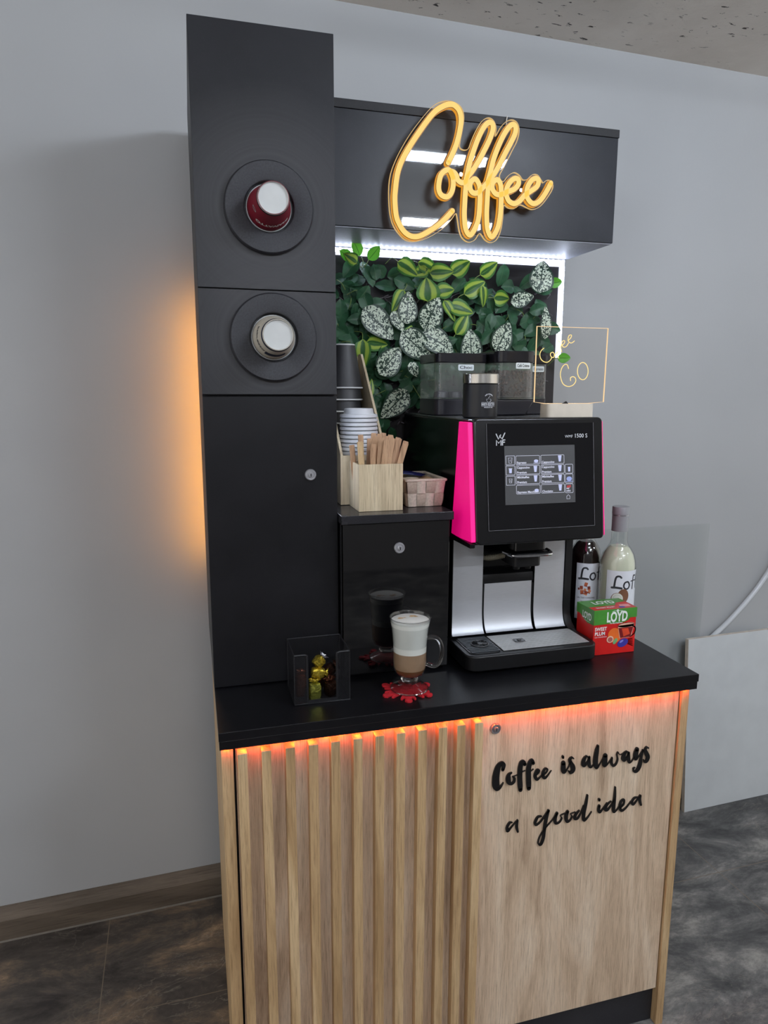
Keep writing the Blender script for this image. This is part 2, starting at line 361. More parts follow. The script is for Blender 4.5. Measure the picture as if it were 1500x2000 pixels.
LETTERS = [[(605.7,776.4,6.3),(607.2,787.3,8.7),(602.4,792.8,8.4),(594.7,786.4,11.2),(591,773.1,14),(589.4,756.6,15.4),(590.2,741.2,15.4),(593.7,732.9,9.8),(600.6,735.3,5.6),(607.9,745.3,1.7)],[(627.5,766.3,2.5),(621.3,762.8,7.1),(619.5,754.7,10.6),(621.2,744.6,9.9),(627.8,739.4,5.7),(633.9,744,5.7),(634.3,752.4,5),(630,755.9,2.1),(637,757.6,1.4),(643.2,759.4,1.4)],[(658.6,781.6,7.1),(655.5,789.1,6.4),(649.9,786.4,9.3),(647.7,771.4,10.7),(647.8,750.3,10.7),(649.2,733.2,10.7),(650.4,720.9,8.6)],[(650.8,763.9,2.1),(659.5,766.3,1.7)],[(679.3,781.3,7.2),(676.1,789.2,6.5),(671.3,784.6,9.3),(668.4,768.2,10.8),(669.3,746.9,10.8),(670.3,732.6,10.8),(671.1,721.2,8.7)],[(672.2,762,2.2),(680.3,766.7,1.7)],[(686.3,750,2.2),(693.3,756,3.6),(694.4,762.1,4.3),(689.3,763.3,4.3),(686.1,755.6,6.5),(685.7,747.2,7.2),(690.4,740.1,5.8),(697.4,744,2.9),(705.6,753.3,1.7)],[(705.9,748.3,2.2),(713.5,754.3,2.9),(715.4,761.1,3.6),(709.5,763.4,4.4),(705.2,755.5,6.5),(705.3,745.6,7.3),(710.6,740.5,5.1),(717.5,746.5,2.6),(725.5,756.7,1.2)],[(752.7,786.8,5.2),(753.6,783.3,4.3)],[(754.8,770.6,9.7),(755.3,759.6,10.5),(756.1,751.1,10.5),(758.6,746.5,5.2),(764.4,751.5,2.4),(769.9,762.5,2.1),(772.8,772.1,2.1)],[(780.3,777.7,2.6),(775.8,780.9,4.4),(770.9,776.6,6.6),(773.5,768.6,8.1),(779.3,757.7,10.5),(780.2,748.3,9.7),(774.4,743.6,6.1),(769.8,748.2,3.5)],[(819,773.7,3.2),(813.5,778.7,3.9),(807.7,772,8),(805.8,760.4,9.2),(810.4,756,6.2),(816.9,765.6,2.5),(820.7,775.1,2.5)],[(821.5,775.9,3.6),(820.5,763.3,7.5),(822.9,752.8,6.8),(827.5,749.5,3.6),(834.2,756.2,1.8)],[(841.2,800,5.7),(839.4,787.6,9.8),(837.7,770.9,11.1),(838.2,755.6,11.1),(842,745.6,6.5),(848.7,752.3,2.2),(855.9,764.9,1.8)],[(862.5,773.3,9.4),(861.9,760.6,11.9),(862.6,749.4,10.5),(867.7,748.6,2.9),(875.2,756.9,2.2),(880.9,765.4,2.5)],[(881,764.6,3.6),(880,752.8,5.8),(885.1,744.3,5.5),(892.1,747.5,4.6),(895.8,759,3.7),(893.1,771.3,2.7),(895.5,777,2.2),(899.1,771.3,1.8),(905,769.6,1.6),(913.7,774.3,2.2)],[(923.2,769.6,3.7),(919.1,775.3,3.7),(913.2,769.3,7.7),(910.9,758.5,9.6),(915.2,753.5,5.9),(921,762.1,2.6),(924.5,771.9,2.6)],[(925.2,771.8,3.3),(924.9,758.1,7.8),(927.5,747.4,6.7),(933.9,748.2,2.6),(939.6,757.7,2.2)],[(946.1,776.6,9.7),(943.7,764,11.5),(944.8,753.5,9.3),(951.6,756.8,2.8),(961.9,771.7,2.2)],[(962.4,772.5,3.7),(959.2,753.1,6.4),(956.2,732.7,9.7),(949.6,721.5,7.9),(942.3,721.3,4.7),(940.4,729,3.7),(944.3,730.7,2.2)],[(976.9,775.6,3.4),(971.7,778.1,4.7),(968.9,771.6,7.1),(973.4,761.4,9.4),(977.5,752.1,9.4),(974.8,743,7.9),(969.3,742,5.3),(966.7,746.8,2.6)],[(632.9,644,2.5),(626.6,643.9,4.6),(621.2,633.4,6.1),(622.8,624.3,5.6),(630.8,631.7,3),(642.9,644.8,2.5)],[(646.1,646.8,4.1),(644.7,631.8,6.1),(647.8,618,4.1)],[(705.3,646.7,3.1),(696.4,645.7,5.2),(690.5,633.9,6.2),(693.3,627,4.7),(704.6,634,3.6),(722.9,657.7,4.2)],[(722.9,657.7,5.7),(717.9,636.8,7.3),(714.7,611.6,6.8),(713,591.1,6.8),(707.3,575.3,5.8),(700.6,580.5,3.7),(703.8,595.4,2.6),(715.9,613.9,2.6),(733.2,631.5,2.1),(743,645.3,2.6)],[(744.9,647.5,6.3),(740.9,635.3,7.4),(742.8,623.4,6.3),(751.9,623.1,3.7),(758,632.4,3.2),(755,640.1,2.1),(767.1,643.7,2.1)],[(772.2,646.7,6.9),(769.1,635.6,8),(771.7,622.2,6.4),(779.6,623.4,3.7),(784.3,633,2.7),(780.6,639.3,1.9),(792.6,641.9,1.9)],[(802.3,644.2,3.2),(794.8,636.4,5.9),(791.3,626.5,6.4),(799.4,625.1,4.8),(806.7,636.9,3.2),(813.7,653.9,4)],[(821.5,679.8,4.3),(818.8,658.3,7),(814.8,635.5,7.6),(815.8,617.6,6.5),(824.9,622,3.3),(834.9,636,1.6)],[(853.6,664.2,5.5),(853.8,661.5,4.9)],[(854.4,647.1,6.6),(853.8,635.4,6.6),(858.1,630.7,4.4),(867,641,2.2),(874.5,651.5,2.2)],[(885.2,653.7,2.8),(874.8,646.2,5.5),(871.5,635,6.6),(878.3,633.8,5),(888.4,646.6,2.8),(893.1,658.9,2.8)],[(894.3,688.8,3.3),(894.6,663.9,6.6),(893.5,640.5,7.8),(894.5,625.8,6.1),(902,628.4,2.8),(909.5,639.1,2.2)],[(911.4,632.1,2.8),(920.4,641.2,3.9),(920.4,652.6,3.9),(913,649.1,5.6),(910.4,635,6.7),(915.5,624.8,5.6),(926.8,629.5,3.4),(939.6,644.6,2.3)],[(959.9,651.9,2.8),(948.8,651.8,4.5),(942.5,642.8,5.6),(946.3,635.5,5.1),(955,643.4,2.8),(963.8,656.5,2.8)],[(965.3,655.5,3.4),(963.6,644.6,6.2),(967.9,631.1,4.6)]]
GO = [[(766.2,1697.1),(759.8,1691.7),(756.5,1682.6),(760,1672.2),(768.4,1666.4),(777.3,1665.8),(784.5,1671.2),(787.2,1676.5)],[(788.1,1688.3),(783.8,1685.6),(784.1,1680.4),(788.7,1676.5),(793.1,1677.9),(793.5,1684.4),(789.6,1688.3),(787.4,1688)],[(793,1680.5),(798.7,1685.8),(805.8,1693.8),(809.8,1703.1),(806.4,1710.9),(801.7,1714.7)],[(798.5,1689.8),(801.9,1681.9),(805.2,1675.4)],[(808.4,1701.7),(812,1690)],[(812.7,1704.4),(818.4,1709.8),(818.2,1715),(813,1713.6),(811.1,1707),(815.9,1700.6),(823.4,1702),(829,1710)],[(827.2,1715.2),(834.3,1721.9),(835.5,1727.8),(829.5,1727),(827,1719.1),(829.6,1712.6),(836.5,1710.1),(844.1,1714.9)],[(832.1,1651.9),(828.6,1659.9),(822.5,1661.1),(815.3,1654.4),(811.5,1641.1),(813.7,1627.8),(820.3,1615.9),(832.8,1610.6),(844.8,1613.3),(852,1621.4),(851.6,1629.4),(845.2,1633.4),(838.5,1630.7),(838.9,1624)],[(860.6,1662.2),(865.4,1665.5),(870.8,1665.9),(876.1,1663.3),(880.5,1658.1),(883.2,1651.1),(883.9,1643.4),(882.4,1636.1),(879,1630.3),(874.2,1627),(868.7,1626.7),(863.4,1629.3),(859,1634.6),(856.3,1641.5),(855.7,1649.2),(857.2,1656.5),(860.6,1662.2)]]
MOTTLED = [(483,1781,119,76,-45),(565,1826,91,58,85),(635,1812,97,73,65),(967,1925,94,76,80),(908,1860,76,46,15),(986,1797,94,41,90),(854,1754,94,70,60),(591,1723,116,79,-40),(656,1735,106,73,-30),(753,1727,94,67,95),(514,1681,97,73,50),(529,1562,109,70,-135),(583,1658,46,36,-60),(536,1788,61,40,-60)]
STRIPED = [(570,1930,67,46,-30),(629,1938,64,40,-15),(665,1924,67,46,5),(721,1940,61,46,35),(809,1941,58,43,35),(624,1877,61,64,95),(681,1877,55,43,10),(766,1887,70,46,30),(790,1863,58,27,-80),(853,1862,49,43,0),(728,1828,70,46,-15),(693,1822,64,30,-60),(729,1788,67,43,60),(483,1728,61,40,-5),(439,1694,85,43,-90),(540,1843,67,40,-120),(569,1759,46,30,60),(463,1608,49,21,80),(604,1924,46,36,200),(405,1948,40,33,150)]
BRIGHT = [(423,1976,46,33,120),(471,1965,46,33,50),(1056,1697,40,30,0),(1017,1911,40,30,10),(392,1957,40,30,150)]

# ================================================================ THE ROOM
YAW = math.radians(2.5)
def wy(x): return 0.097+0.0437*x        # face of the back wall at x
def rotated(o): o.location = (0, 0.097, 0); o.rotation_euler = (0, 0, YAW); return o
def structure(o): o['kind'] = 'structure'; return o
structure(rotated(MB().box(-3.2, 4.6, 0, 0.12, -0.1, 2.66).build('wall_back', wall_mat(), smooth=0)))
structure(MB().box(-3.2, 4.6, -5.1, -5.0, -0.1, 2.7).build('wall_front', plain('front_wall_paint', (128, 126, 124), 0.8), smooth=0))
fl = MB().box(-3.2, 4.6, -5.0, 0.3, -0.1, 0.0).build('floor', floor_mat(), smooth=0); fl.rotation_euler = (0, 0, math.radians(1.4)); structure(fl)
structure(rotated(MB().box(-3.2, 4.6, -5.0, 0.12, 2.66, 2.76).build('ceiling', ceiling_mat(), smooth=0)))
grey_oak = wood_mat('grey_oak_film', (80, 71, 61), (106, 95, 83), (128, 115, 101), 0.5, 0.45, 0.1, True)
bb = MB().prism([(0, 0.0), (-0.016, 0.0), (-0.017, 0.066), (-0.003, 0.105), (0, 0.105)], lambda a, b, h: (h, a, b), -3.2, 4.6)
structure(rotated(bb.build('baseboard_back', grey_oak, smooth=20)))
structure(rotated(MB().box(-3.2, 4.6, -0.0205, -0.0172, 0.0, 0.004).build('trim_1', plain('sealant_strip', (132, 126, 118), 0.5), smooth=0)))

# tube lamps on the ceiling that light the room (out of the frame; the acrylic sign mirrors two, the other four are added as fill)
tube_near = glow('tube_light_near', (226, 238, 255), LAMP_NEAR); tube_far = glow('tube_light_far', (236, 243, 255), LAMP_FAR)
lx_far = lambda x: x < -2.5 or x > 2.5
alu = plain('lamp_housing', (200, 200, 198), 0.4)
for i, (x0, x1, ly, where) in enumerate(((0.92, 1.52, -1.66, 'nearest the kiosk'), (1.25, 1.85, -2.80, 'in the second row from the kiosk'), (2.9, 3.5, -2.2, 'added as unseen fill far off to the right'), (-1.7, -1.1, -3.0, 'added as unseen fill behind the camera to the left'), (-2.9, -2.3, -1.2, 'added as unseen fill above the left end of the wall'), (-0.2, 0.4, -3.7, 'added as unseen frontal fill farthest back, straight behind the camera'))):
    t = thing('ceiling_lamp', 'white tube ceiling lamp '+where, 'ceiling lamp', ((x0+x1)/2, ly, 2.64), 'tube lamps on the ceiling')
    MB().box(x0-0.03, x1+0.03, ly-0.014, ly+0.014, 2.625, 2.658).build('housing', alu, t, 0, 0.002)
    MB().lathe([(0.019, 0), (0.019, 0.6)], n=20).moved(Matrix.Translation((x0, ly, 2.598)) @ Matrix.Rotation(PI/2, 4, 'Y')).build('tube', tube_near if i == 0 or lx_far(x0) else tube_far, t, 30)

# ================================================================ THE KIOSK
door_oak = wood_mat('sonoma_oak', (178, 152, 126), (212, 187, 159), (228, 208, 183), 1.0, 0.5, 0.35)
slat_oak = wood_mat('oak_veneer', (166, 134, 94), (194, 163, 121), (212, 184, 143), 0.7, 0.5, 0.15)
black_top = black_panel('black_counter', (14, 14, 17), 0.34, None, 0.12)
black_front = black_panel('black_front', (28, 29, 33), 0.5, [(0.1455-0.14, 1.957-0.955), (0.1455-0.14, 1.707-0.955)])
black_side = black_panel('black_side', (40, 40, 43), 0.45)
black_soft = black_panel('black_header', (30, 32, 38), 0.36)
black_gloss = plain('black_gloss', (9, 9, 11), 0.035, spec=1.0, var=0.05)
chrome = brushed('chrome', (214, 216, 220), 0.1, (20, 20, 20))
dark_metal = brushed('dark_metal', (86, 86, 90), 0.3, (20, 20, 20))
void = plain('dark_void', (10, 10, 12), 0.8)

def cam_lock(parent, x, y, z, r, name='lock', mat=None):
    """round cam lock on a face looking towards -y"""
    m = mat or plain('lock_chrome', (206, 206, 210), 0.22, metal=0.65, var=0.02)
    lk = MB().lathe([(r, 0), (r, -0.003), (r*0.86, -0.0055), (r*0.7, -0.0055), (r*0.66, -0.004), (0.001, -0.004)], (x, y, z), 28, 'y').build(name, m, parent)
    MB().lathe([(r*0.42, 0), (r*0.42, -0.003), (r*0.36, -0.004)], (x, y-0.004, z), 20, 'y').build('lock_plug', m, lk)
    MB().box(x-0.0009, x+0.0009, y-0.0092, y-0.0079, z-r*0.25, z+r*0.25).build('keyhole', void, lk, 0)
    return lk

# ---- base cabinet
DF, SF, PF = -0.682, -0.704, -0.688
cab = thing('base_cabinet', 'oak coffee kiosk base cabinet with slatted left door and lettered right door', 'cabinet', (0.53, -0.35, 0))
MB().box(0.004, 0.027, PF, -0.003, 0.0, 0.9165).build('side_panel', slat_oak, cab, 0, 0.0006)
MB().box(1.056, 1.076, PF, -0.003, 0.0, 0.9165).build('side_panel', slat_oak, cab, 0, 0.0006)
MB().box(0.028, 1.055, DF+0.02, -0.003, 0.1, 0.916).build('carcass', void, cab, 0)
MB().box(0.028, 1.055, -0.668, -0.02, 0.0, 0.099).build('plinth', black_side, cab, 0)
sd = MB().box(0.0315, 0.5485, DF, DF+0.018, 0.106, 0.913).build('slatted_door', door_oak, cab, 0, 0.0005)
SL = [(.034, .053), (.08, .099), (.127, .146), (.173, .192), (.218, .237), (.264, .283), (.31, .329), (.355, .374), (.402, .421), (.447, .466), (.488, .507), (.5285, .5475)]
mb = MB()
for a, b in SL: mb.box(a, b, SF, DF-0.0003, 0.106, 0.906)
mb.build('slats', slat_oak, sd, 0, 0.0008)
rd = MB().box(0.551, 1.0525, DF, DF+0.018, 0.106, 0.913).build('lettered_door', door_oak, cab, 0, 0.0005)
cam_lock(rd, 0.585, DF-0.0002, 0.877, 0.0125, 'lock', plain('worn_chrome', (150, 150, 154), 0.25, metal=0.6))
i0 = 0
for word, cnt in (('word_coffee', 8), ('word_is', 3), ('word_always', 10), ('word_a', 2), ('word_good', 6), ('word_idea', 7)):
    mb = MB()
    for st in LETTERS[i0:i0+cnt]:
        P = [(max(0, a)/1000, b/1000, max(0.0012, c/1000*1.08)) for a, b, c in st]
        mb.ribbon(smooth_path(P, 5), 0, DF-0.0003, DF-0.0035)
    mb.build(word, plain('black_acrylic_letters', (14, 13, 13), 0.35), rd, 30); i0 += cnt

# ---- countertop
ct = thing('countertop', 'black laminate kiosk countertop with thick square front edge', 'countertop', (0.54, -0.35, 0.918))
MB().box(0.0, 1.085, -0.7045, -0.001, 0.9368, 0.955).build('top_board', black_top, ct, 0, 0.001)
MB().box(0.001, 1.0835, -0.7025, -0.001, 0.918, 0.9362).build('under_board', black_top, ct, 0, 0.0008)

# ---- orange led strip under the counter edge
ls = thing('led_strip', 'orange led strip glowing under the front edge of the black countertop', 'led strip', (0.54, -0.693, 0.914))
MB().box(0.012, 1.074, -0.6965, -0.6862, 0.9166, 0.9178).build('strip', plain('strip_tape', (220, 215, 205), 0.6), ls, 0)
def led_beads(parent, boxes, mat):      # one small bead, then copies of it along the tape
    b0 = boxes[0]; first = MB().box(*b0).build('led_bead', mat, parent, 0)
    for b in boxes[1:]:
        o = first.copy(); COL.objects.link(o); o.parent = parent; o.location = (b[0]-b0[0], b[2]-b0[2], b[4]-b0[4])
led_beads(ls, [(0.014+k*0.0328-0.0028, 0.014+k*0.0328+0.0028, -0.6930, -0.6888, 0.9146, 0.9163) for k in range(33)], glow('led_orange', (255, 84, 24), LED_ORANGE))

# ---- tall tower cabinet
tw = thing('tower_cabinet', 'tall narrow black cabinet with cup dispensers above a locked door', 'cabinet', (0.14, -0.25, 0.955))
MB().box(0.0, 0.278, -0.4825, -0.001, 0.956, 2.289).build('carcass', black_side, tw, 0, 0.001)
T1 = MB().box(0.0, 0.278, -0.5, -0.484, 1.8015, 2.289).build('top_panel', black_front, tw, 0, 0.001)
T2 = MB().box(0.0, 0.278, -0.5, -0.484, 1.5915, 1.7995).build('middle_panel', black_front, tw, 0, 0.001)
T3 = MB().box(0.0, 0.278, -0.4975, -0.484, 0.9575, 1.5875).build('door', black_panel('black_door', (18, 18, 21), 0.42), tw, 0, 0.001)
cam_lock(T3, 0.219, -0.4977, 1.421, 0.0125)
collar_mat = plain('black_grained_plastic', (44, 45, 50), 0.45, bump=0.5, scale=300, var=0.3)
for cx, cz, par in ((0.1435, 1.957, T1), (0.1465, 1.7065, T2)):
    MB().lathe([(0.0485, -0.0), (0.0885, -0.0), (0.0885, -0.008), (0.0855, -0.0125), (0.052, -0.0135), (0.0495, -0.012), (0.0485, -0.006)], (cx, -0.5003, cz), 64, 'y', False).build('collar', collar_mat, par)

cup_white = plain('cup_board_white', (206, 208, 206), 0.5, var=0.02)
def disp_cup(name, label, cx, cz, col, band, dk, bw, marks, grp=None):
    t = thing(name, label, 'paper cup', (cx, -0.505, cz), grp)
    MB().lathe([(0.0435, 0.0), (0.0452, 0.0005), (0.0452, -0.0022), (0.0435, -0.0027)], (cx, -0.5005, cz), 48, 'y', False).build('rim', cup_white, t)
    r = lambda y: 0.0435+(0.0298-0.0435)*(y+0.504)/(-0.582+0.504)
    MB().lathe([(r(-0.504), -0.504), (r(-0.582), -0.582), (r(-0.582)-0.0012, -0.582), (r(-0.58)-0.0012, -0.5805)], (cx, 0, cz), 48, 'y', False).build('cup_wall', col, t)
    MB().lathe([(0.0287, -0.5805), (0.0287, -0.5815), (0.0283, -0.5785), (0.0275, -0.5775), (0.0001, -0.5772)], (cx, 0, cz), 48, 'y', False).build('cup_base', cup_white, t)
    MB().lathe([(r(-0.582)+0.0002, -0.5825), (r(-0.5795)+0.0003, -0.5795), (0.0288, -0.5805), (0.0288, -0.5825)], (cx, 0, cz), 48, 'y', False).build('bottom_edge', band, t)
    MB().lathe([(r(-0.5795)+0.0004, -0.5795), (r(-0.5795+bw)+0.0004, -0.5795+bw)], (cx, 0, cz), 48, 'y', False).build('dark_band', dk, t)
    def wrap(x, y, a0, yy):     # lettering around the tapering wall
        Y = yy+y; rr = r(Y)+0.0004; a = a0+x/rr; return (cx+rr*math.cos(a), Y, cz+rr*math.sin(a))
    marks(t, wrap, r, cx, cz)
def marks_red(t, wrap, r, cx, cz):
    MB().text('OTTAVIANI', 0.0105, lambda x, y: wrap(x*1.3, y, math.radians(-85), -0.527), 0.0005).build('lettering', cup_white, t, 0)
    mb = MB(); mb.ribbon([(0.0065*math.cos(k*PI/8), 0.0032*math.sin(k*PI/8)) for k in range(16)], 0.0020, 0.0, 0.0, True, lambda x, z, y: wrap(x, z, math.radians(-158), -0.548))
    mb.build('emblem', plain('emblem_grey', (190, 186, 190), 0.5), t, 0)
def marks_white(t, wrap, r, cx, cz):
    navy = plain('cup_navy', (52, 60, 84), 0.5); brown = plain('cup_brown', (96, 70, 60), 0.5)
    MB().text('Espresso', 0.015, lambda x, y: wrap(x, y, math.radians(-170), -0.540), 0.0002).build('lettering', plain('cup_print_grey', (70, 72, 76), 0.5), t, 0)
    mb = MB()
    for k in range(16):
        a0, a1 = math.radians(-125+k*4), math.radians(-121+k*4)
        P = [(cx+(r(Y)+0.0004)*math.cos(a), Y, cz+(r(Y)+0.0004)*math.sin(a)) for a, Y in ((a0, -0.528), (a1, -0.528), (a1, -0.545), (a0, -0.545))]
        mb.add(P, [(0, 1, 2, 3)])
    mb.build('blue_panel', navy, t)
    MB().text('CAFFE', 0.009, lambda x, y: wrap(x, y, math.radians(-70), -0.532), 0.0003).build('brand_print', brown, t, 0)
disp_cup('paper_cup', 'dark red paper cup with white base sticking out of the upper dispenser', 0.1435, 1.957, plain('cup_red', (122, 22, 40), 0.42), plain('cup_grey_rim', (196, 196, 194), 0.5), plain('cup_shadow_gap', (16, 10, 12), 0.5), 0.0045, marks_red)  # black ring behind the bottom edge is a shadow gap painted as a band
disp_cup('paper_cup', 'cream paper cup with navy band sticking out of the lower dispenser', 0.1465, 1.7065, plain('cup_cream', (196, 190, 176), 0.5), plain('cup_rim_cream', (214, 210, 198), 0.5), plain('cup_navy', (36, 42, 62), 0.5), 0.009, marks_white)

# amber strip on the back edge of the tower, washing the wall
la = thing('led_strip', 'amber led strip glowing on the wall behind the tall black cabinet', 'led strip', (0.03, 0.004, 1.11))
MB().box(0.012, 0.024, 0.0002, 0.0022, 1.11, 1.85).build('strip', plain('strip_tape', (220, 215, 205), 0.6), la, 0)
MB().box(0.0145, 0.0215, 0.0024, 0.0045, 1.12, 1.84).build('light_line', glow('led_amber', (255, 168, 60), LED_AMBER), la, 0)

# ---- header box
hd = thing('header_box', 'long black overhead box carrying the yellow neon word', 'cabinet', (0.68, -0.13, 1.988))
MB().box(0.279, 1.082, -0.256, -0.001, 1.989, 2.249).build('box', black_soft, hd, 0, 0.001)
MB().box(0.279, 1.084, -0.2575, -0.0, 2.2495, 2.2695).build('top_board', black_panel('black_edge', (34, 34, 36), 0.5), hd, 0, 0.001)
MB().box(0.280, 1.080, -0.252, -0.003, 1.9868, 1.9888).build('underside', black_panel('underside_painted_glare', (140, 144, 155), 0.52, None, 0.1, 1.0), hd, 0)  # black laminate given a grey base: the led glare is in the colour

# ---- white led strips round the plant panel
led_w = glow('led_white', (222, 232, 255), LED_WHITE)
def white_strip(label, box, beads, loc):
    t = thing('led_strip', label, 'led strip', loc)
    MB().box(*box).build('strip', glow('led_diffuser', (222, 230, 255), 2.2), t, 0)
    led_beads(t, beads, led_w)
white_strip('bright white led strip under the overhead box along the top of the leaf wall', (0.281, 1.069, -0.030, -0.020, 1.9655, 1.9835),
            [(0.288+k*0.0165-0.003, 0.288+k*0.0165+0.003, -0.0325, -0.0302, 1.971, 1.983) for k in range(48)], (0.68, -0.025, 1.97))
white_strip('bright white vertical led strip down the right edge of the leaf wall', (1.0565, 1.070, -0.030, -0.020, 1.70, 1.966),
            [(1.059, 1.0675, -0.0325, -0.0302, 1.705+k*0.0165, 1.711+k*0.0165) for k in range(16)], (1.063, -0.025, 1.7))
white_strip('white vertical led strip on the inner side of the tall cabinet beside the cup rack', (0.2785, 0.2805, -0.455, -0.443, 1.345, 1.98),
            [(0.2808, 0.2825, -0.452, -0.446, 1.350+k*0.02, 1.3565+k*0.02) for k in range(30)], (0.28, -0.449, 1.345))

# ---- plant panel
pp = thing('artificial_plant_panel', 'wall of artificial green leaves, some striped, some white-mottled, under the white strip', 'plant wall', (0.67, -0.02, 0.956))
MB().box(0.2815, 1.056, -0.019, -0.004, 0.957, 1.9855).build('backing_board', plain('backing_brown_black', (30, 25, 27), 0.7), pp, 0)
mesh_bg = MB()
for k in range(260):
    x = random.uniform(0.30, 1.03); z = random.uniform(1.5, 1.9); a = random.uniform(0, PI); L = random.uniform(0.012, 0.035)
    p = [(x+math.cos(a)*L*(q/3-0.5)+random.uniform(-.003, .003), -0.026-random.uniform(0, 0.01), z+math.sin(a)*L*(q/3-0.5)+random.uniform(-.003, .003)) for q in range(4)]
    mesh_bg.tube(p, random.uniform(0.0008, 0.0022), 5)
mesh_bg.build('moss_bed', plain('grey_moss', (92, 86, 90), 0.8, var=0.3), pp)['kind'] = 'stuff'
def leaf(mb, x, y, z, L, W, ang, tilt=0.0, roll=0.0, bend=0.25, fold=0.25, cordate=0.0):
    """leaf blade centred on (x, z) at depth y with its tip towards angle ang in the x-z plane"""
    n, m = 9, 6; V = []; U = []
    for i in range(n+1):
        v = i/n; w = W/2*(math.sin(PI*v**(0.82+cordate))**0.72)*(1.0 if v < 0.97 else 0.3)
        if i in (0, n): w = 0.0004
        for j in range(m+1):
            u = j/m*2-1
            px = u*w; py = (v-0.5)*L
            pz = abs(u)*w*fold - bend*L*(v-0.45)**2 + 0.0012*math.sin(v*19+u*3)*abs(u)
            V.append(Vector((px, py, pz))); U.append((j/m, v))
    M = Matrix.Translation((x, y, z)) @ Matrix(((1, 0, 0, 0), (0, 0, -1, 0), (0, 1, 0, 0), (0, 0, 0, 1))) @ Matrix.Rotation(math.radians(ang)-PI/2, 4, 'Z') @ Matrix.Rotation(tilt, 4, 'X') @ Matrix.Rotation(roll, 4, 'Y')
    F = []
    for i in range(n):
        for j in range(m): a = i*(m+1)+j; F.append((a, a+1, a+m+2, a+m+1))
    mb.add([M @ p for p in V], F, U)
darkl, stripl, mottl, freshl, stems = MB(), MB(), MB(), MB(), MB()
rs = random.Random(11)
# background foliage, thinner towards the top edge
pts = []
tries = 0
while len(pts) < 330 and tries < 12000:
    tries += 1
    x = rs.uniform(0.292, 1.035); z = rs.uniform(1.36, 1.93)
    if z > 1.80 and rs.random() < (0.15 if x < 0.55 else 0.72): continue
    if 0.5 < x < 0.62 and 1.80 < z < 1.88 and rs.random() < 0.9: continue
    if z < 1.57 and x > 0.535: continue
    if x > 1.02 or (z < 1.72 and x > 0.985): continue
    if 0.66 < x < 0.74 and 1.80 < z < 1.87: continue
    if any((x-a)**2+(z-b)**2 < 0.0175**2 for a, b in pts): continue
    pts.append((x, z))
    leaf(darkl, x, -0.036-rs.uniform(0, 0.03), z, rs.uniform(0.044, 0.066), rs.uniform(0.032, 0.044), rs.uniform(0, 360), rs.uniform(-0.5, 0.4), rs.uniform(-0.5, 0.5))
    if rs.random() < 0.35:
        a = rs.uniform(0, 2*PI); stems.tube(smooth_path([(x, -0.045, z), (x+0.015*math.cos(a), -0.06, z+0.015*math.sin(a)), (x+0.032*math.cos(a), -0.05, z+0.03*math.sin(a)-0.004)], 3), 0.0009, 5)
for (x, z, L, W, a) in MOTTLED:
    leaf(mottl, x/1000, -0.078-rs.uniform(0, 0.012), z/1000, L/1000, W/1000, a, rs.uniform(-0.15, 0.1), rs.uniform(-0.15, 0.15), 0.12, 0.12, -0.12)
for (x, z, L, W, a) in STRIPED:
    leaf(stripl, x/1000, -0.066-rs.uniform(0, 0.014), z/1000, L/1000*1.05, W/1000*1.1, a, rs.uniform(-0.25, 0.15), rs.uniform(-0.25, 0.25), 0.25, 0.2, -0.22)
    ra = math.radians(a+180); x0 = x/1000+math.cos(ra)*L/2000; z0 = z/1000+math.sin(ra)*L/2000
    stems.tube(smooth_path([(x0, -0.068, z0), (x0+0.02*math.cos(ra), -0.066, z0+0.02*math.sin(ra)), (x0+0.03*math.cos(ra+.6), -0.045, z0+0.03*math.sin(ra+.6))], 3), 0.001, 5)
for (x, z, L, W, a) in BRIGHT:
    leaf(freshl, x/1000, -0.075, z/1000, L/1000, W/1000, a, 0.25, 0.1, 0.2, 0.15)
    ra = math.radians(a+180); x0 = x/1000+math.cos(ra)*L/2000; z0 = z/1000+math.sin(ra)*L/2000
    stems.tube(smooth_path([(x0, -0.075, z0), (x0+0.012*math.cos(ra), -0.074, z0+0.012*math.sin(ra)-0.004), (x0+0.02*math.cos(ra), -0.05, z0-0.022)], 3), 0.0011, 5)
# a hanging tendril with a bud, over the back corner of the coffee machine
stems.tube(smooth_path([(0.585, -0.07, 1.615), (0.600, -0.075, 1.59), (0.612, -0.078, 1.572)], 4), 0.0011, 5)
stems.lathe([(0.0005, -0.012), (0.004, -0.006), (0.0046, 0.0), (0.003, 0.006), (0.0008, 0.01)], (0.613, -0.078, 1.562), 10)
darkl.build('dark_foliage', leaf_mat('dark'), pp, 180)
stripl.build('striped_foliage', leaf_mat('striped'), pp, 180)
mottl.build('mottled_foliage', leaf_mat('mottled'), pp, 180)
freshl.build('fresh_foliage', leaf_mat('fresh'), pp, 180)
stems.build('stems', plain('leaf_stem', (120, 140, 70), 0.5), pp)

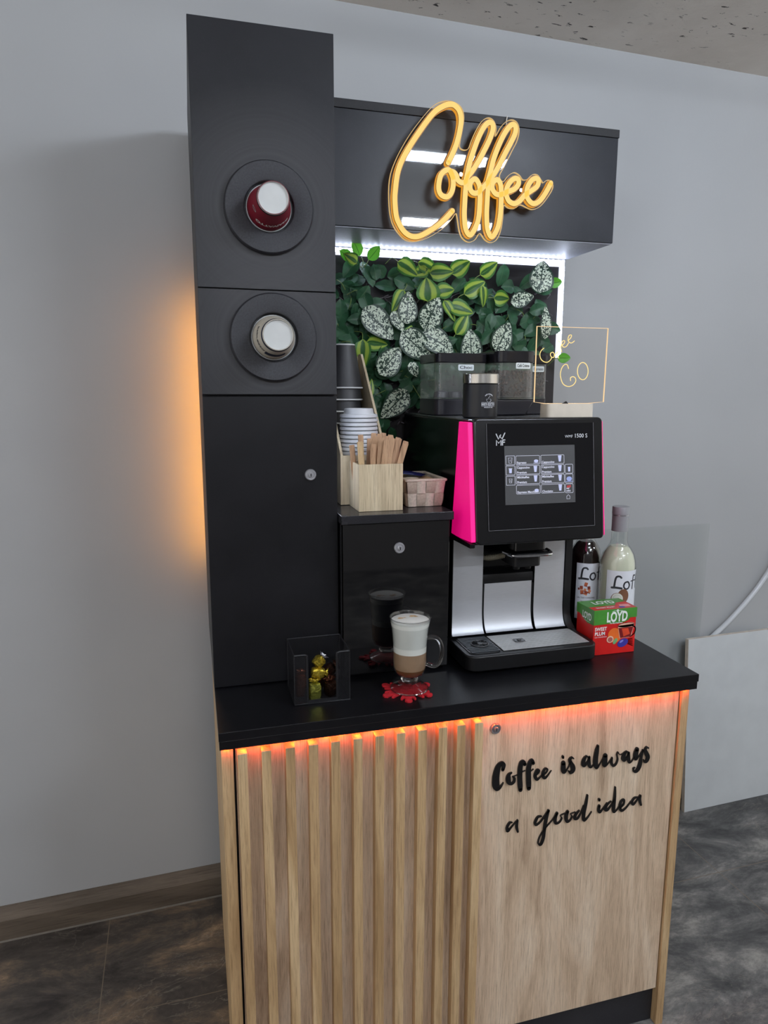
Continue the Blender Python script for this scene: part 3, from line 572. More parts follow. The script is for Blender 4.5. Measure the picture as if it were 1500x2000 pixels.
# ---- neon word
ns = thing('neon_sign', 'yellow neon script sign reading Coffee on a clear acrylic plate', 'neon sign', (0.66, -0.27, 2.0))
pathz = [smooth_path([(a/1000, b/1000) for a, b in st], 5) for st in NEON]
b1, b2, b3 = MB(), MB(), MB()
for P in pathz:
    b1.ribbon(P, 0.0152, -0.2862, -0.2962)
    b2.ribbon(P, 0.0140, -0.2963, -0.2972)
    b3.ribbon(P, 0.0118, -0.2973, -0.2990)
b1.build('tube_body', glow('neon_side', (236, 158, 44), 0.85), ns, 30)
b2.build('tube_seam', plain('neon_seam', (96, 62, 16), 0.5), ns, 30)
b3.build('tube_face', glow('neon_face', (255, 204, 92), 1.0), ns, 30)
OL = smooth_path([(a/1000, b/1000) for a, b in NEON_OUTLINE], 4, True)
MB().prism(OL, lambda a, b, h: (a, h, b), -0.2858, -0.2808).build('acrylic_plate', clear('sign_acrylic', (0.97, 0.97, 0.96, 1), 0.025, 1.45, 0.45), ns, 0)
MB().ribbon(OL, 0.0011, -0.2803, -0.2863, True).build('lit_edge', glow('neon_edge', (240, 196, 120), 0.75), ns, 30)
for px, pz in ((0.633, 2.1165), (0.7935, 2.0925)):
    if px:
        MB().lathe([(0.004, -0.257), (0.004, -0.2805)], (px, 0, pz), 14, 'y').build('standoff', chrome, ns)
        MB().lathe([(0.0058, -0.2864), (0.0058, -0.2895), (0.0045, -0.2905)], (px, 0, pz), 14, 'y').build('standoff_cap', chrome, ns)
MB().tube([(0.764, -0.2585, 2.2705), (0.757, -0.27, 2.256), (0.753, -0.2795, 2.238)], 0.0012, 6).build('hanging_wire', plain('white_wire', (225, 222, 215), 0.5), ns)
MB().tube(smooth_path([(0.600, -0.2885, 2.136), (0.598, -0.2875, 2.130), (0.599, -0.2875, 2.124)], 4), 0.0012, 6).build('link_wire', plain('dark_wire', (40, 30, 20), 0.5), ns)

# ================================================================ SHELF UNIT AND WHAT STANDS ON IT
su = thing('shelf_unit', 'glossy black lockable box between the tall cabinet and the coffee machine', 'cabinet', (0.41, -0.27, 0.955))
MB().box(0.284, 0.533, -0.505, -0.04, 0.956, 1.3125).build('carcass', black_side, su, 0, 0.001)
MB().box(0.2795, 0.5385, -0.531, -0.04, 1.3135, 1.3325).build('top_board', black_panel('black_shelf', (40, 40, 43), 0.25), su, 0, 0.001)
d = MB().box(0.284, 0.5325, -0.521, -0.506, 0.9645, 1.3115).build('door', black_gloss, su, 0, 0.001)
cam_lock(d, 0.413, -0.5212, 1.2535, 0.0125)

pale_wood = wood_mat('pale_oak_board', (176, 158, 128), (206, 190, 158), (222, 208, 178), 0.8, 0.5, 0.1)
# stirrer box
def open_box(name, label, x0, x1, y0, y1, z0, z1, th=0.004):
    t = thing(name, label, 'box', ((x0+x1)/2, (y0+y1)/2, z0))
    MB().box(x0, x1, y0, y0+th, z0, z1).build('front_board', pale_wood, t, 0, 0.0004)
    MB().box(x0, x1, y1-th, y1, z0, z1).build('back_board', pale_wood, t, 0, 0.0004)
    for xa in (x0, x1-th): MB().box(xa, xa+th, y0+th+0.0002, y1-th-0.0002, z0, z1).build('side_board', pale_wood, t, 0, 0.0004)
    MB().box(x0+th, x1-th, y0+th, y1-th, z0, z0+th).build('base_board', pale_wood, t, 0)
    return t
open_box('stirrer_box', 'pale wooden box holding the flat wooden stirrers', 0.3285, 0.4305, -0.488, -0.392, 1.3330, 1.4385)
stw = wood_mat('birch_stirrer', (164, 128, 96), (190, 154, 120), (208, 174, 140), 0.5, 0.6, 0.1)
stw2 = wood_mat('birch_stirrer_pale', (196, 166, 122), (216, 188, 146), (228, 204, 164), 0.5, 0.6, 0.1)
ords = ['first', 'second', 'third', 'fourth', 'fifth', 'sixth', 'seventh', 'eighth', 'ninth', 'tenth', 'eleventh', 'twelfth', 'thirteenth', 'fourteenth', 'fifteenth', 'sixteenth', 'seventeenth', 'eighteenth', 'nineteenth', 'twentieth', 'twenty-first', 'twenty-second', 'twenty-third', 'twenty-fourth', 'twenty-fifth']
# foot x, foot y, top x, top y, height of top
ST = [(0.341, -.418, 0.3255, -.432, 1.478, 0.3), (0.345, -.470, 0.332, -.482, 1.489, 0.25), (0.353, -.440, 0.343, -.446, 1.485, 0.2), (0.358, -.412, 0.350, -.416, 1.500, 0.1),
      (0.364, -.472, 0.3625, -.4835, 1.484, 0.05), (0.366, -.425, 0.3685, -.428, 1.492, -0.1), (0.368, -.452, 0.3745, -.458, 1.499, -0.15), (0.371, -.418, 0.3805, -.420, 1.5035, -0.2),
      (0.374, -.466, 0.3835, -.476, 1.4965, -0.2), (0.378, -.432, 0.3905, -.436, 1.503, -0.25), (0.381, -.455, 0.397, -.462, 1.4995, -0.3), (0.384, -.420, 0.403, -.423, 1.504, -0.3),
      (0.386, -.468, 0.4085, -.478, 1.4955, -0.35), (0.389, -.438, 0.415, -.441, 1.5005, -0.4), (0.391, -.416, 0.422, -.418, 1.4985, -0.45), (0.393, -.462, 0.4265, -.468, 1.490, -0.5),
      (0.396, -.430, 0.436, -.433, 1.4935, -0.55), (0.398, -.471, 0.4385, -.479, 1.4815, -0.6), (0.400, -.445, 0.449, -.450, 1.486, -0.65), (0.404, -.420, 0.456, -.424, 1.4815, -0.7),
      (0.372, -.441, 0.378, -.447, 1.4925, -0.15), (0.380, -.470, 0.394, -.4815, 1.4925, -0.25), (0.387, -.452, 0.411, -.458, 1.498, -0.35), (0.395, -.448, 0.4325, -.452, 1.4925, -0.5), (0.402, -.460, 0.444, -.466, 1.4835, -0.65)]
ST.sort(key=lambda q: q[2])
for i, (fx, fy, tx, ty, tz, yawk) in enumerate(ST):
    foot = Vector((fx, fy, 1.3395)); top = Vector((tx, ty, tz)); L = (top-foot).length; dz = (top-foot).normalized()
    xax = Vector((1, 0.25*yawk, 0)); xax = (xax-dz*xax.dot(dz)).normalized(); yax = dz.cross(xax)
    M = Matrix((( xax.x, yax.x, dz.x, foot.x), (xax.y, yax.y, dz.y, foot.y), (xax.z, yax.z, dz.z, foot.z), (0, 0, 0, 1)))
    w = 0.0062; ring = [(-w, 0), (w, 0), (w, L-0.0012), (w-0.0012, L), (-w+0.0012, L), (-w, L-0.0012)]
    mb = MB().prism(ring, lambda a, b, h: (a, h, b), -0.0007, 0.0007).moved(M)
    o = recentre(mb.build('wooden_stirrer', stw2 if i in (1, 2) else stw, None, 0), foot)
    solo(o, '%s flat wooden stirrer counted from the left in the pale wooden box' % ords[i] if i else 'leftmost flat wooden stirrer in the pale wooden box', 'stirrer', 'wooden stirrers in the box')

# cup and lid rack
rk = thing('cup_rack', 'pale wooden rack with sloping sides holding black cups and white lids', 'rack', (0.366, -0.26, 1.333))
side = [(-0.387, 1.3335), (-0.115, 1.3335), (-0.115, 1.695), (-0.145, 1.695), (-0.387, 1.452)]
for xa, xb in ((0.3085, 0.3145), (0.4155, 0.4215)): MB().prism(side, lambda a, b, h: (h, a, b), xa, xb).build('side_board', pale_wood, rk, 0, 0.0004)
MB().box(0.3148, 0.4152, -0.386, -0.380, 1.3335, 1.450).build('front_board', pale_wood, rk, 0, 0.0004)
MB().box(0.3148, 0.4152, -0.121, -0.116, 1.3335, 1.69).build('back_board', pale_wood, rk, 0, 0.0004)
MB().box(0.3148, 0.4152, -0.379, -0.122, 1.3335, 1.3385).build('base_board', pale_wood, rk, 0)
# black cups, upside down, nested
cup_black = plain('cup_black', (38, 38, 40), 0.5, var=0.1)
def cup_parts(t, wall, top):
    MB().lathe([(0.0465, 0.0035), (0.0278, 0.1105), (0.0272, 0.1105), (0.0455, 0.0035)], (0, 0, 0), 40, 'z', False).build('cup_wall', wall, t)
    MB().lathe([(0.0458, 0), (0.0480, 0.0006), (0.0484, 0.0022), (0.0476, 0.0038), (0.0462, 0.0040)], (0, 0, 0), 40, 'z', False).build('rim', top, t)
    MB().lathe([(0.0287, 0.1035), (0.0278, 0.1115), (0.0268, 0.1115), (0.0262, 0.107), (0.0001, 0.107)], (0, 0, 0), 40, 'z', False).build('cup_base', top, t)
c0 = thing('black_paper_cup', 'topmost black paper cup, upside down, showing its white base', 'paper cup', (0.362, -0.187, 1.3+0.305), 'black cups stacked in the rack')
c0['_o'] = (0, 0, 0); cup_parts(c0, cup_black, cup_white)
for k in range(1, 8):
    copy_tree(c0, (0.362, -0.187, 1.605-0.0298*k), 'black paper cup with white rim, %s from the top of the rack stack' % ords[k], None)
# white lids
lid_w = plain('lid_white', (206, 208, 210), 0.42, var=0.03)
l0 = thing('cup_lid', 'topmost white plastic cup lid with raised dome, in the wooden rack', 'cup lid', (0.3655, -0.3325, 1.540), 'white lids stacked in the rack')
l0['_o'] = (0, 0, 0)
MB().lathe([(0.0440, -0.0035), (0.0455, -0.003), (0.0457, 0.0), (0.0450, 0.003), (0.0432, 0.0045), (0.0418, 0.0045), (0.0412, 0.002)], (0, 0, 0), 48, 'z', False).build('rim', lid_w, l0)
MB().lathe([(0.0420, 0.002), (0.0375, 0.0052), (0.0362, 0.0052), (0.0348, 0.0165), (0.0330, 0.018), (0.0305, 0.0175), (0.0295, 0.0155), (0.0001, 0.0155)], (0, 0, 0), 48, 'z', False).build('dome', lid_w, l0)
for k in range(1, 19):
    copy_tree(l0, (0.3655+0.0006*math.sin(k*2.1), -0.3325, 1.540-0.0098*k), 'white plastic cup lid, %s from the top of the lid stack' % ords[k], None)

# wicker basket
wk_a = plain('woven_paper_light', (206, 196, 178), 0.8, var=0.1, bump=0.8, scale=200); wk_b = plain('woven_paper_grey', (178, 166, 148), 0.8, var=0.1, bump=0.8, scale=200)
wb_ = thing('wicker_basket', 'small cream woven basket of sachets beside the pale wooden box', 'basket', (0.497, -0.385, 1.333))
BX0, BX1, BY0, BY1, BZ0, BZ1, FL = 0.4555, 0.5365, -0.452, -0.312, 1.3335, 1.3955, 0.007
def bpt(side, u, v, out):
    """point on the flaring basket wall: side 0 front, 1 right, 2 back, 3 left"""
    e = FL*v+out; z = BZ0+(BZ1-BZ0)*v
    if side == 0: return (BX0-FL*v+(BX1-BX0+2*FL*v)*u, BY0-e, z)
    if side == 2: return (BX1+FL*v-(BX1-BX0+2*FL*v)*u, BY1+e, z)
    if side == 1: return (BX1+e, BY0-FL*v+(BY1-BY0+2*FL*v)*u, z)
    return (BX0-e, BY1+FL*v-(BY1-BY0+2*FL*v)*u, z)
ma, mb2 = MB(), MB()
for sd_ in range(4):
    nc = 4 if sd_ in (0, 2) else 6
    for i in range(nc):
        for j in range(2):
            tgt = ma if (i+j+sd_) % 2 == 0 else mb2; vert = (i+j+sd_) % 2
            V = []; n = 6
            for a in range(n+1):
                for b in range(n+1):
                    u = (i+a/n)/nc; v = (j+b/n)/2; q = (a/n if vert == 0 else b/n)
                    V.append(bpt(sd_, u, v, 0.0004+0.0026*math.sin(PI*q)**0.6))
            V2 = [bpt(sd_, (i+a/n)/nc, (j+b/n)/2, -0.0008) for a in range(n+1) for b in range(n+1)]
            N = (n+1)**2
            F = [(a*(n+1)+b, a*(n+1)+b+1, (a+1)*(n+1)+b+1, (a+1)*(n+1)+b) for a in range(n) for b in range(n)]
            tgt.add(V+V2, F+[tuple(N+k for k in f[::-1]) for f in F]+[(k*(n+1), k*(n+1)+N, (k+1)*(n+1)+N, (k+1)*(n+1)) for k in range(n)])
ma.build('upright_strips', wk_a, wb_, 60); mb2.build('cross_strips', wk_b, wb_, 60)
rim = [bpt(0, 0, 1, 0), bpt(0, 1, 1, 0), bpt(1, 1, 1, 0), bpt(2, 1, 1, 0)]
MB().tube(smooth_path([bpt(s, u, 1, 0) for s in range(4) for u in (0.04, 0.5, 0.96)], 3, True), 0.0034, 8, True).build('rolled_rim', wk_a, wb_)
MB().box(BX0, BX1, BY0, BY1, BZ0, BZ0+0.003).build('base', wk_b, wb_, 0)
def sachet(label, x, y, z, L, W, mat, rot, tilt):
    V = []; n = 8
    for i in range(n+1):
        for j in range(n+1):
            u, v = i/n, j/n; h = 0.004*(math.sin(PI*u)*math.sin(PI*v))**0.5
            V.append(((u-0.5)*W, (v-0.5)*L, h+0.0006*math.sin(u*17+v*9)))
    V += [(p[0], p[1], -p[2]*0.7) for p in V]; N = (n+1)**2
    F = [(i*(n+1)+j, (i+1)*(n+1)+j, (i+1)*(n+1)+j+1, i*(n+1)+j+1) for i in range(n) for j in range(n)]
    mb = MB().add(V, F+[tuple(N+k for k in f[::-1]) for f in F]).moved(Matrix.Translation((x, y, z)) @ Matrix.Rotation(rot, 4, 'Z') @ Matrix.Rotation(tilt, 4, 'X'))
    return solo(recentre(mb.build('sachet', mat, None, 60), (x, y, z)), label, 'sachet', 'sachets in the woven basket')
sach_w = plain('sachet_cream', (214, 202, 178), 0.5); sach_b = plain('sachet_navy', (34, 36, 92), 0.25)
sachet('cream paper sachet lying at the front of the woven basket', 0.492, -0.425, 1.388, 0.06, 0.048, sach_w, 1.3, 0.12)
sachet('cream paper sachet leaning against the left side of the woven basket', 0.474, -0.395, 1.392, 0.05, 0.04, sach_w, 0.3, -0.1)
sachet('cream sachet with a torn corner at the right of the woven basket', 0.519, -0.400, 1.390, 0.055, 0.034, plain('sachet_tan', (198, 170, 128), 0.5), 0.25, 0.15)
sachet('shiny navy blue foil sachet on top of the cream ones', 0.485, -0.380, 1.4025, 0.062, 0.046, sach_b, 1.0, 0.1)
sachet('cream sachet at the back of the woven basket', 0.498, -0.345, 1.392, 0.06, 0.05, sach_w, 0.9, 0.1)

# ================================================================ COFFEE MACHINE
cm = thing('coffee_machine', 'black and steel bean-to-cup coffee machine with pink side lights and touch screen', 'coffee machine', (0.732, -0.3, 0.955))
mach_black = plain('machine_black', (12, 12, 14), 0.22, var=0.15); mach_satin = plain('machine_satin_black', (11, 11, 13), 0.42, spec=0.4, var=0.15)
steel = brushed('brushed_steel', (214, 216, 220), 0.42, (3, 1, 120)); steel.node_tree.nodes['Principled BSDF'].inputs['Metallic'].default_value = 0.72; pink = glow('pink_led_panel', (255, 6, 130), 0.42); pink.node_tree.nodes['Principled BSDF'].inputs['Base Color'].default_value = (0.95, 0.01, 0.26, 1)
MB().box(0.5665, 0.898, -0.395, -0.05, 0.962, 1.250).build('lower_body', mach_black, cm, 0, 0.002)
MB().box(0.5665, 0.898, -0.500, -0.05, 1.252, 1.5335).build('upper_body', mach_black, cm, 0, 0.002)
MB().box(0.5675, 0.897, -0.53, -0.06, 1.5338, 1.5375).build('top_tray', brushed('top_steel', (150, 152, 156), 0.25, (30, 30, 1)), cm, 0, 0.001)
MB().rbox(0.575, 0.89, -0.42, -0.08, 0.9555, 0.9618, 0.01).build('foot', mach_satin, cm, 0)
# recessed front of the lower body
MB().box(0.5665, 0.5685, -0.455, -0.3955, 1.004, 1.25).build('left_cheek', mach_satin, cm, 0)
MB().prism([(-0.3955, 1.004), (-0.470, 1.004), (-0.452, 1.016), (-0.442, 1.035), (-0.440, 1.06), (-0.440, 1.25), (-0.3955, 1.25)], lambda a, b, h: (h, a, b), 0.879, 0.898).build('right_column', mach_satin, cm, 30)
def steel_panel(x0, x1, z1, y):
    P = [(y, z1), (y, 1.20), (y, 1.15), (y, 1.10), (y, 1.075)]+[(y-0.024*(1-math.cos(k/9*PI/2.3)), 1.065-0.058*math.sin(k/9*PI/2.3)/math.sin(PI/2.3)) for k in range(10)]
    Q = [(a+0.0014, b) for a, b in P]
    MB().prism([q for q in P if q[1] <= z1]+[q for q in Q if q[1] <= z1][::-1], lambda a, b, h: (h, a, b), x0, x1).build('steel_panel', steel, cm, 30)
steel_panel(0.570, 0.654, 1.249, -0.437); steel_panel(0.6605, 0.789, 1.128, -0.434); steel_panel(0.7955, 0.8775, 1.249, -0.437)
MB().box(0.6545, 0.795, -0.4335, -0.3955, 1.004, 1.122).build('panel_backing', mach_satin, cm, 0)
MB().prism([(-0.3955, 1.124), (-0.43, 1.124), (-0.434, 1.132), (-0.43, 1.15), (-0.41, 1.158), (-0.3955, 1.158)], lambda a, b, h: (h, a, b), 0.6565, 0.7935).build('roll_cover', mach_satin, cm, 50)
MB().tube(smooth_path([(0.657, -0.418, 1.193), (0.672, -0.43, 1.192), (0.690, -0.445, 1.198), (0.705, -0.455, 1.205)], 5), 0.0062, 12).build('milk_hose', plain('hose_beige', (128, 122, 104), 0.5), cm)
mbh = MB()
for k in range(14):
    t = k/13; p = Vector((0.658+0.045*t, -0.419-0.034*t, 1.193+0.010*t*t)); mbh.tube([p-Vector((0.0008, -0.0006, 0)), p+Vector((0.0008, -0.0006, 0))], 0.0074, 12)
mbh.build('hose_ribs', plain('hose_rib', (150, 146, 126), 0.5), cm)
# spout
sp = MB().rbox(0.698, 0.778, -0.520, -0.40, 1.226, 1.262, 0.008).build('spout', mach_black, cm, 30, 0.002)
MB().rbox(0.6925, 0.7835, -0.528, -0.43, 1.2155, 1.2245, 0.014).build('spout_collar', mach_black, sp, 30)
brm = MB(); brm.tube(smooth_path([(0.684, -0.49, 1.220), (0.688, -0.520, 1.220), (0.700, -0.531, 1.220), (0.775, -0.532, 1.220), (0.790, -0.522, 1.2205), (0.794, -0.495, 1.221)], 5), 0.0052, 10)
brm.build('chrome_bar', chrome, sp)
MB().rbox(0.702, 0.772, -0.512, -0.43, 1.186, 1.214, 0.01).build('outlet_block', mach_satin, sp, 30, 0.002)
MB().lathe([(0.010, 0), (0.008, -0.012), (0.006, -0.012)], (0.722, -0.48, 1.186), 16).build('nozzle', mach_satin, sp); MB().lathe([(0.010, 0), (0.008, -0.012), (0.006, -0.012)], (0.752, -0.48, 1.186), 16).build('nozzle', mach_satin, sp)
# drip tray
def rrect(x0, x1, y0, y1, rf, n=6):
    P = [(x1, y1), (x0, y1)]
    for k in range(n+1): a = PI+k/n*PI/2; P.append((x0+rf+rf*math.cos(a), y0+rf+rf*math.sin(a)))
    for k in range(n+1): a = 1.5*PI+k/n*PI/2; P.append((x1-rf+rf*math.cos(a), y0+rf+rf*math.sin(a)))
    return P
tr = MB().prism(rrect(0.562, 0.9005, -0.580, -0.396, 0.028), lambda a, b, h: (a, b, h), 0.9635, 1.0).build('drip_tray', mach_satin, cm, 30, 0.003, 3)
MB().prism(rrect(0.575, 0.6535, -0.564, -0.462, 0.016), lambda a, b, h: (a, b, h), 1.0003, 1.0016).build('left_mat', plain('mat_black', (24, 24, 27), 0.3), tr, 0)
mb = MB()
for k in range(11): mb.box(0.579, 0.651, -0.558+k*0.0092, -0.5545+k*0.0092, 1.0017, 1.0036)
mb.build('rubber_bars', plain('mat_bar', (58, 62, 68), 0.3), tr, 0, 0.0005)
mb = MB(); cxr, cyr = 0.618, -0.512
mb.tube([(cxr+0.021*math.cos(a*PI/16), cyr+0.021*math.sin(a*PI/16), 1.0045) for a in range(32)], 0.0014, 6, True); mb.lathe([(0.0055, 0.0), (0.0055, 0.002)], (cxr, cyr, 1.0035), 16)
for a in range(12): mb.tube([(cxr+0.005*math.cos(a*PI/6), cyr+0.005*math.sin(a*PI/6), 1.0045), (cxr+0.0205*math.cos(a*PI/6), cyr+0.0205*math.sin(a*PI/6), 1.0045)], 0.0009, 5)
mb.build('round_drain', plain('drain_black', (18, 18, 20), 0.35), tr)
MB().box(0.6565, 0.884, -0.562, -0.462, 1.0003, 1.0008).build('grate_well', void, tr, 0)
mb = MB()
for k in range(17): y = -0.5605+k*0.0059; mb.box(0.6575, 0.883, y, y+0.0031, 1.0012, 1.0024)
mb.build('steel_grate', plain('grate_steel', (205, 205, 205), 0.35, metal=0.45, var=0.03), tr)
MB().box(0.7085, 0.733, -0.523, -0.503, 1.0044, 1.0052).build('drain_plate', mach_black, tr, 0); MB().lathe([(0.006, 0), (0.005, 0.0012)], (0.72, -0.513, 1.0052), 16).build('drain_knob', mach_satin, tr)
# head, leaning back at the top
HM = Matrix(((1, 0, 0, 0), (0, 1, 0.126, -0.126*1.54), (0, 0, 1, 0), (0, 0, 0, 1)))
fr = MB().rbox(0.5745, 0.8955, -0.5450, -0.5080, 1.261, 1.5405, 0.011, 5, 'y').moved(HM).build('head_frame', mach_black, cm, 30, 0.004, 3)
MB().box(0.6035, 0.8695, -0.5468, -0.5455, 1.293, 1.5285).moved(HM).build('screen_glass', plain('screen_black', (14, 14, 17), 0.06, var=0.02), fr, 0)
mb = MB(); mb.ribbon([(0.6035, 1.293), (0.8695, 1.293)], 0.0007, -0.5466, -0.5470); mb.ribbon([(0.6035, 1.293), (0.6035, 1.5285)], 0.0007, -0.5466, -0.5470); mb.ribbon([(0.8695, 1.293), (0.8695, 1.5285)], 0.0007, -0.5466, -0.5470)
mb.moved(HM).build('glass_border', plain('border_grey', (120, 120, 124), 0.3), fr, 0)
MB().box(0.645, 0.820, -0.5476, -0.5469, 1.3485, 1.479).moved(HM).build('display', glow('display_grey', (70, 72, 78), 0.4), fr, 0)
ui_w = glow('ui_white', (216, 220, 240), 0.9); YD = -0.5480
def dp(u, v): return (0.645+u*0.175, 1.479-v*0.1305)          # display coordinates, 0..1 from the top left
def frame_box(mb, u0, v0, u1, v1, w=0.0008, r=0.0022):
    (x0, z1), (x1, z0) = dp(u0, v0), dp(u1, v1); P = []
    for (ca, cb, st) in ((x1-r, z1-r, 0), (x0+r, z1-r, 1), (x0+r, z0+r, 2), (x1-r, z0+r, 3)):
        for k in range(4): a = (st+k/3)*PI/2; P.append((ca+r*math.cos(a), cb+r*math.sin(a)))
    mb.ribbon(P, w, YD, YD-0.0001, True)
def cup_icon(mb, u, v, h, w0, w1):
    x, z = dp(u, v); H = h*0.1305/2; W0, W1 = w0*0.175/2, w1*0.175/2
    mb.prism([(x-W0, z+H), (x+W0, z+H), (x+W1, z-H), (x-W1, z-H)], lambda a, b, hh: (a, hh, b), YD, YD-0.0001)
ui, tx, ic, bl, rd_ = MB(), MB(), MB(), MB(), MB()
names = [[('Espresso',), ('Cappuccino',)], [('Cappuccino', 'Premium'), ('Cappuccino', 'Premium')], [('Milchkaffee', 'Premium'), ('Milchkaffee', 'Premium')], [('Espresso Macchiato',), ('Chociatto',)]]
tops = [0.169, 0.337, 0.502, 0.672]
for r_ in range(4):
    for c_ in range(2):
        u0, u1 = ((0.155, 0.490), (0.508, 0.842))[c_]; v0 = tops[r_]-0.0*c_; v1 = v0+0.148
        frame_box(ui, u0, v0, u1, v1)
        def put(st, v):
            x, z = dp(u0+0.012, v); tx.text(st, 0.0066, lambda a, b: (x+a, YD-0.0002, z+b), 0.00018, 'LEFT')
        nm = names[r_][c_]
        if len(nm) == 2: put(nm[0], v0+0.035); put(nm[1], v0+0.118)
        else: put(nm[0], v0+0.118)
        if 'Espresso' in nm[0]:
            x, z = dp(u1-0.05, v0+0.095); ic.prism([(x+0.0055*math.cos(k*PI/8), z+0.0035*math.sin(k*PI/8)) for k in range(16)], lambda a, b, h: (a, h, b), YD, YD-0.0001); ic.ribbon([(x-0.006, z-0.0042), (x+0.006, z-0.0042)], 0.001, YD, YD-0.0001)
        else: cup_icon(ic, u1-0.062, v0+0.062, 0.105, 0.052, 0.03)
for k, v0 in enumerate((0.166, 0.337, 0.511)):
    frame_box(ui, 0.017, v0, 0.137, v0+0.152, 0.0008, 0.0005)
    x, z = dp(0.077, v0+0.08)
    W, H = ((0.0045, 0.006), (0.004, 0.0045), (0.0035, 0.0045))[k]
    if k == 1: cup_icon(ic, 0.077, v0+0.085, 0.075, 0.042, 0.034); ui.ribbon([(x-W, z+H), (x+W, z+H)], 0.0012, YD, YD-0.0001)
    else:
        ui.ribbon([(x-W, z+H), (x-W*0.7, z-H), (x+W*0.7, z-H), (x+W, z+H)], 0.0009, YD, YD-0.0001, True); ui.ribbon([(x+0.001, z+0.002), (x-0.001, z), (x+0.001, z-0.002)], 0.0007, YD, YD-0.0001)
for k, v0 in enumerate((0.336, 0.505, 0.676)):
    frame_box(ui, 0.855, v0, 0.967, v0+0.155)
    if k == 0: cup_icon(ic, 0.913, v0+0.085, 0.08, 0.034, 0.028)
    if k == 1:
        x, z = dp(0.912, v0+0.075); bl.prism([(x+0.007*math.cos(a*PI/8), z-0.001+0.0052*math.sin(a*PI/8)) for a in range(16)], lambda a, b, h: (a, h, b), YD, YD-0.0001); bl.ribbon([(x-0.008, z-0.007), (x+0.008, z-0.007)], 0.0014, YD, YD-0.0001)
    if k == 2:
        x, z = dp(0.90, v0+0.05); rd_.prism([(x-0.004, z+0.003), (x+0.006, z+0.004), (x+0.006, z-0.001), (x-0.004, z-0.003)], lambda a, b, h: (a, h, b), YD, YD-0.0001)
        for q, wd in enumerate(('Auf', 'milch')): x, z = dp(0.868, v0+0.078+0.042*q); tx.text(wd, 0.005, lambda a, b: (x+a, YD-0.0002, z+b), 0.0002, 'LEFT')
x, z = dp(0.895, 0.905); ui.ribbon([(x-0.004, z-0.004), (x-0.004, z+0.002), (x, z+0.0055), (x+0.004, z+0.002), (x+0.004, z-0.004)], 0.0009, YD, YD-0.0001, True)
for m_, nm_, mt in ((ui, 'button_frames', ui_w), (tx, 'screen_text', ui_w), (ic, 'cup_icons', glow('ui_lilac', (196, 204, 244), 0.9)), (bl, 'milk_icon', glow('ui_blue', (150, 166, 226), 0.9)), (rd_, 'red_icon', glow('ui_red', (190, 40, 44), 0.8))):
    m_.moved(HM).build(nm_, mt, fr, 0)
logo = plain('logo_silver', (206, 208, 212), 0.3)
mb = MB(); YL = -0.5472
def strokes(mb, lst, x, z, s, w): 
    for st in lst: mb.ribbon([(x+a*s, z+b*s) for a, b in st], w, YL, YL-0.0002)
LX, LZ, LS = 0.6365, 1.4935, 0.0105
strokes(mb, [[(-0.98, 1.15), (-0.5, 0.12), (0.02, 0.95)], [(-0.2, 0.75), (0.35, 0.12), (1.0, 1.35)]], LX, LZ, LS, 0.0026)
strokes(mb, [[(-0.95, -1.15), (-0.95, -0.15), (-0.45, -0.75), (0.08, -0.15), (0.08, -1.15)], [(0.42, -1.15), (0.42, -0.3), (0.58, -0.08), (0.98, -0.08)], [(0.42, -0.55), (0.9, -0.55)]], LX, LZ, LS, 0.0025)
mb.moved(HM).build('logo_mark', logo, fr, 0); mb = MB()
mb.text('WMF', 0.0088, lambda a, b: (0.806+a, YL-0.0001, 1.4978+b), 0.0, 'CENTER'); mb.text('1500 S', 0.0125, lambda a, b: (0.8365+a, YL-0.0001, 1.4990+b), 0.0001, 'CENTER')
mb.moved(HM).build('model_name', logo, fr, 0)
for xs in ((0.5625, 0.5742), (0.8960, 0.8992)):
    MB().prism([(-0.4865, 1.5315), (-0.5405, 1.5315), (-0.5765, 1.268), (-0.452, 1.262), (-0.452, 1.268)], lambda a, b, h: (h, a, b), *xs).build('pink_side_light', pink, cm, 0, 0.002)
MB().prism([(-0.449, 1.267), (-0.574, 1.264), (-0.572, 1.2535), (-0.455, 1.2515)], lambda a, b, h: (h, a, b), 0.5615, 0.5742).build('light_bottom_cap', mach_black, cm, 0, 0.002)
MB().box(0.575, 0.894, -0.540, -0.5005, 1.2525, 1.262).build('chin', mach_black, cm, 0, 0.003)
# hoppers
hop_clear = clear('hopper_plastic', (0.95, 0.965, 0.955, 1), 0.15, 1.45, 1.6, 0.09); lid_black = plain('hopper_lid_black', (26, 25, 29), 0.2); base_black = plain('hopper_base_black', (28, 27, 34), 0.35)
bean_mat = plain('roasted_bean', (70, 50, 40), 0.32, var=0.35, scale=60); label_mat = plain('label_white', (214, 224, 228), 0.4, var=0.02); ink = plain('label_ink', (50, 54, 60), 0.5)
def bean_shape(mb, p, rot, s):
    V = []; n, m = 5, 8
    for i in range(n+1):
        th = PI*i/n
        for j in range(m): ph = 2*PI*j/m; V.append(Vector((0.0052*s*math.cos(th), 0.0036*s*math.sin(th)*math.cos(ph), 0.0026*s*math.sin(th)*max(math.sin(ph), -0.5))))
    M = Matrix.Translation(p) @ rot
    mb.add([M @ v for v in V], [(i*m+j, i*m+(j+1) % m, (i+1)*m+(j+1) % m, (i+1)*m+j) for i in range(n) for j in range(m)])
from mathutils import Euler
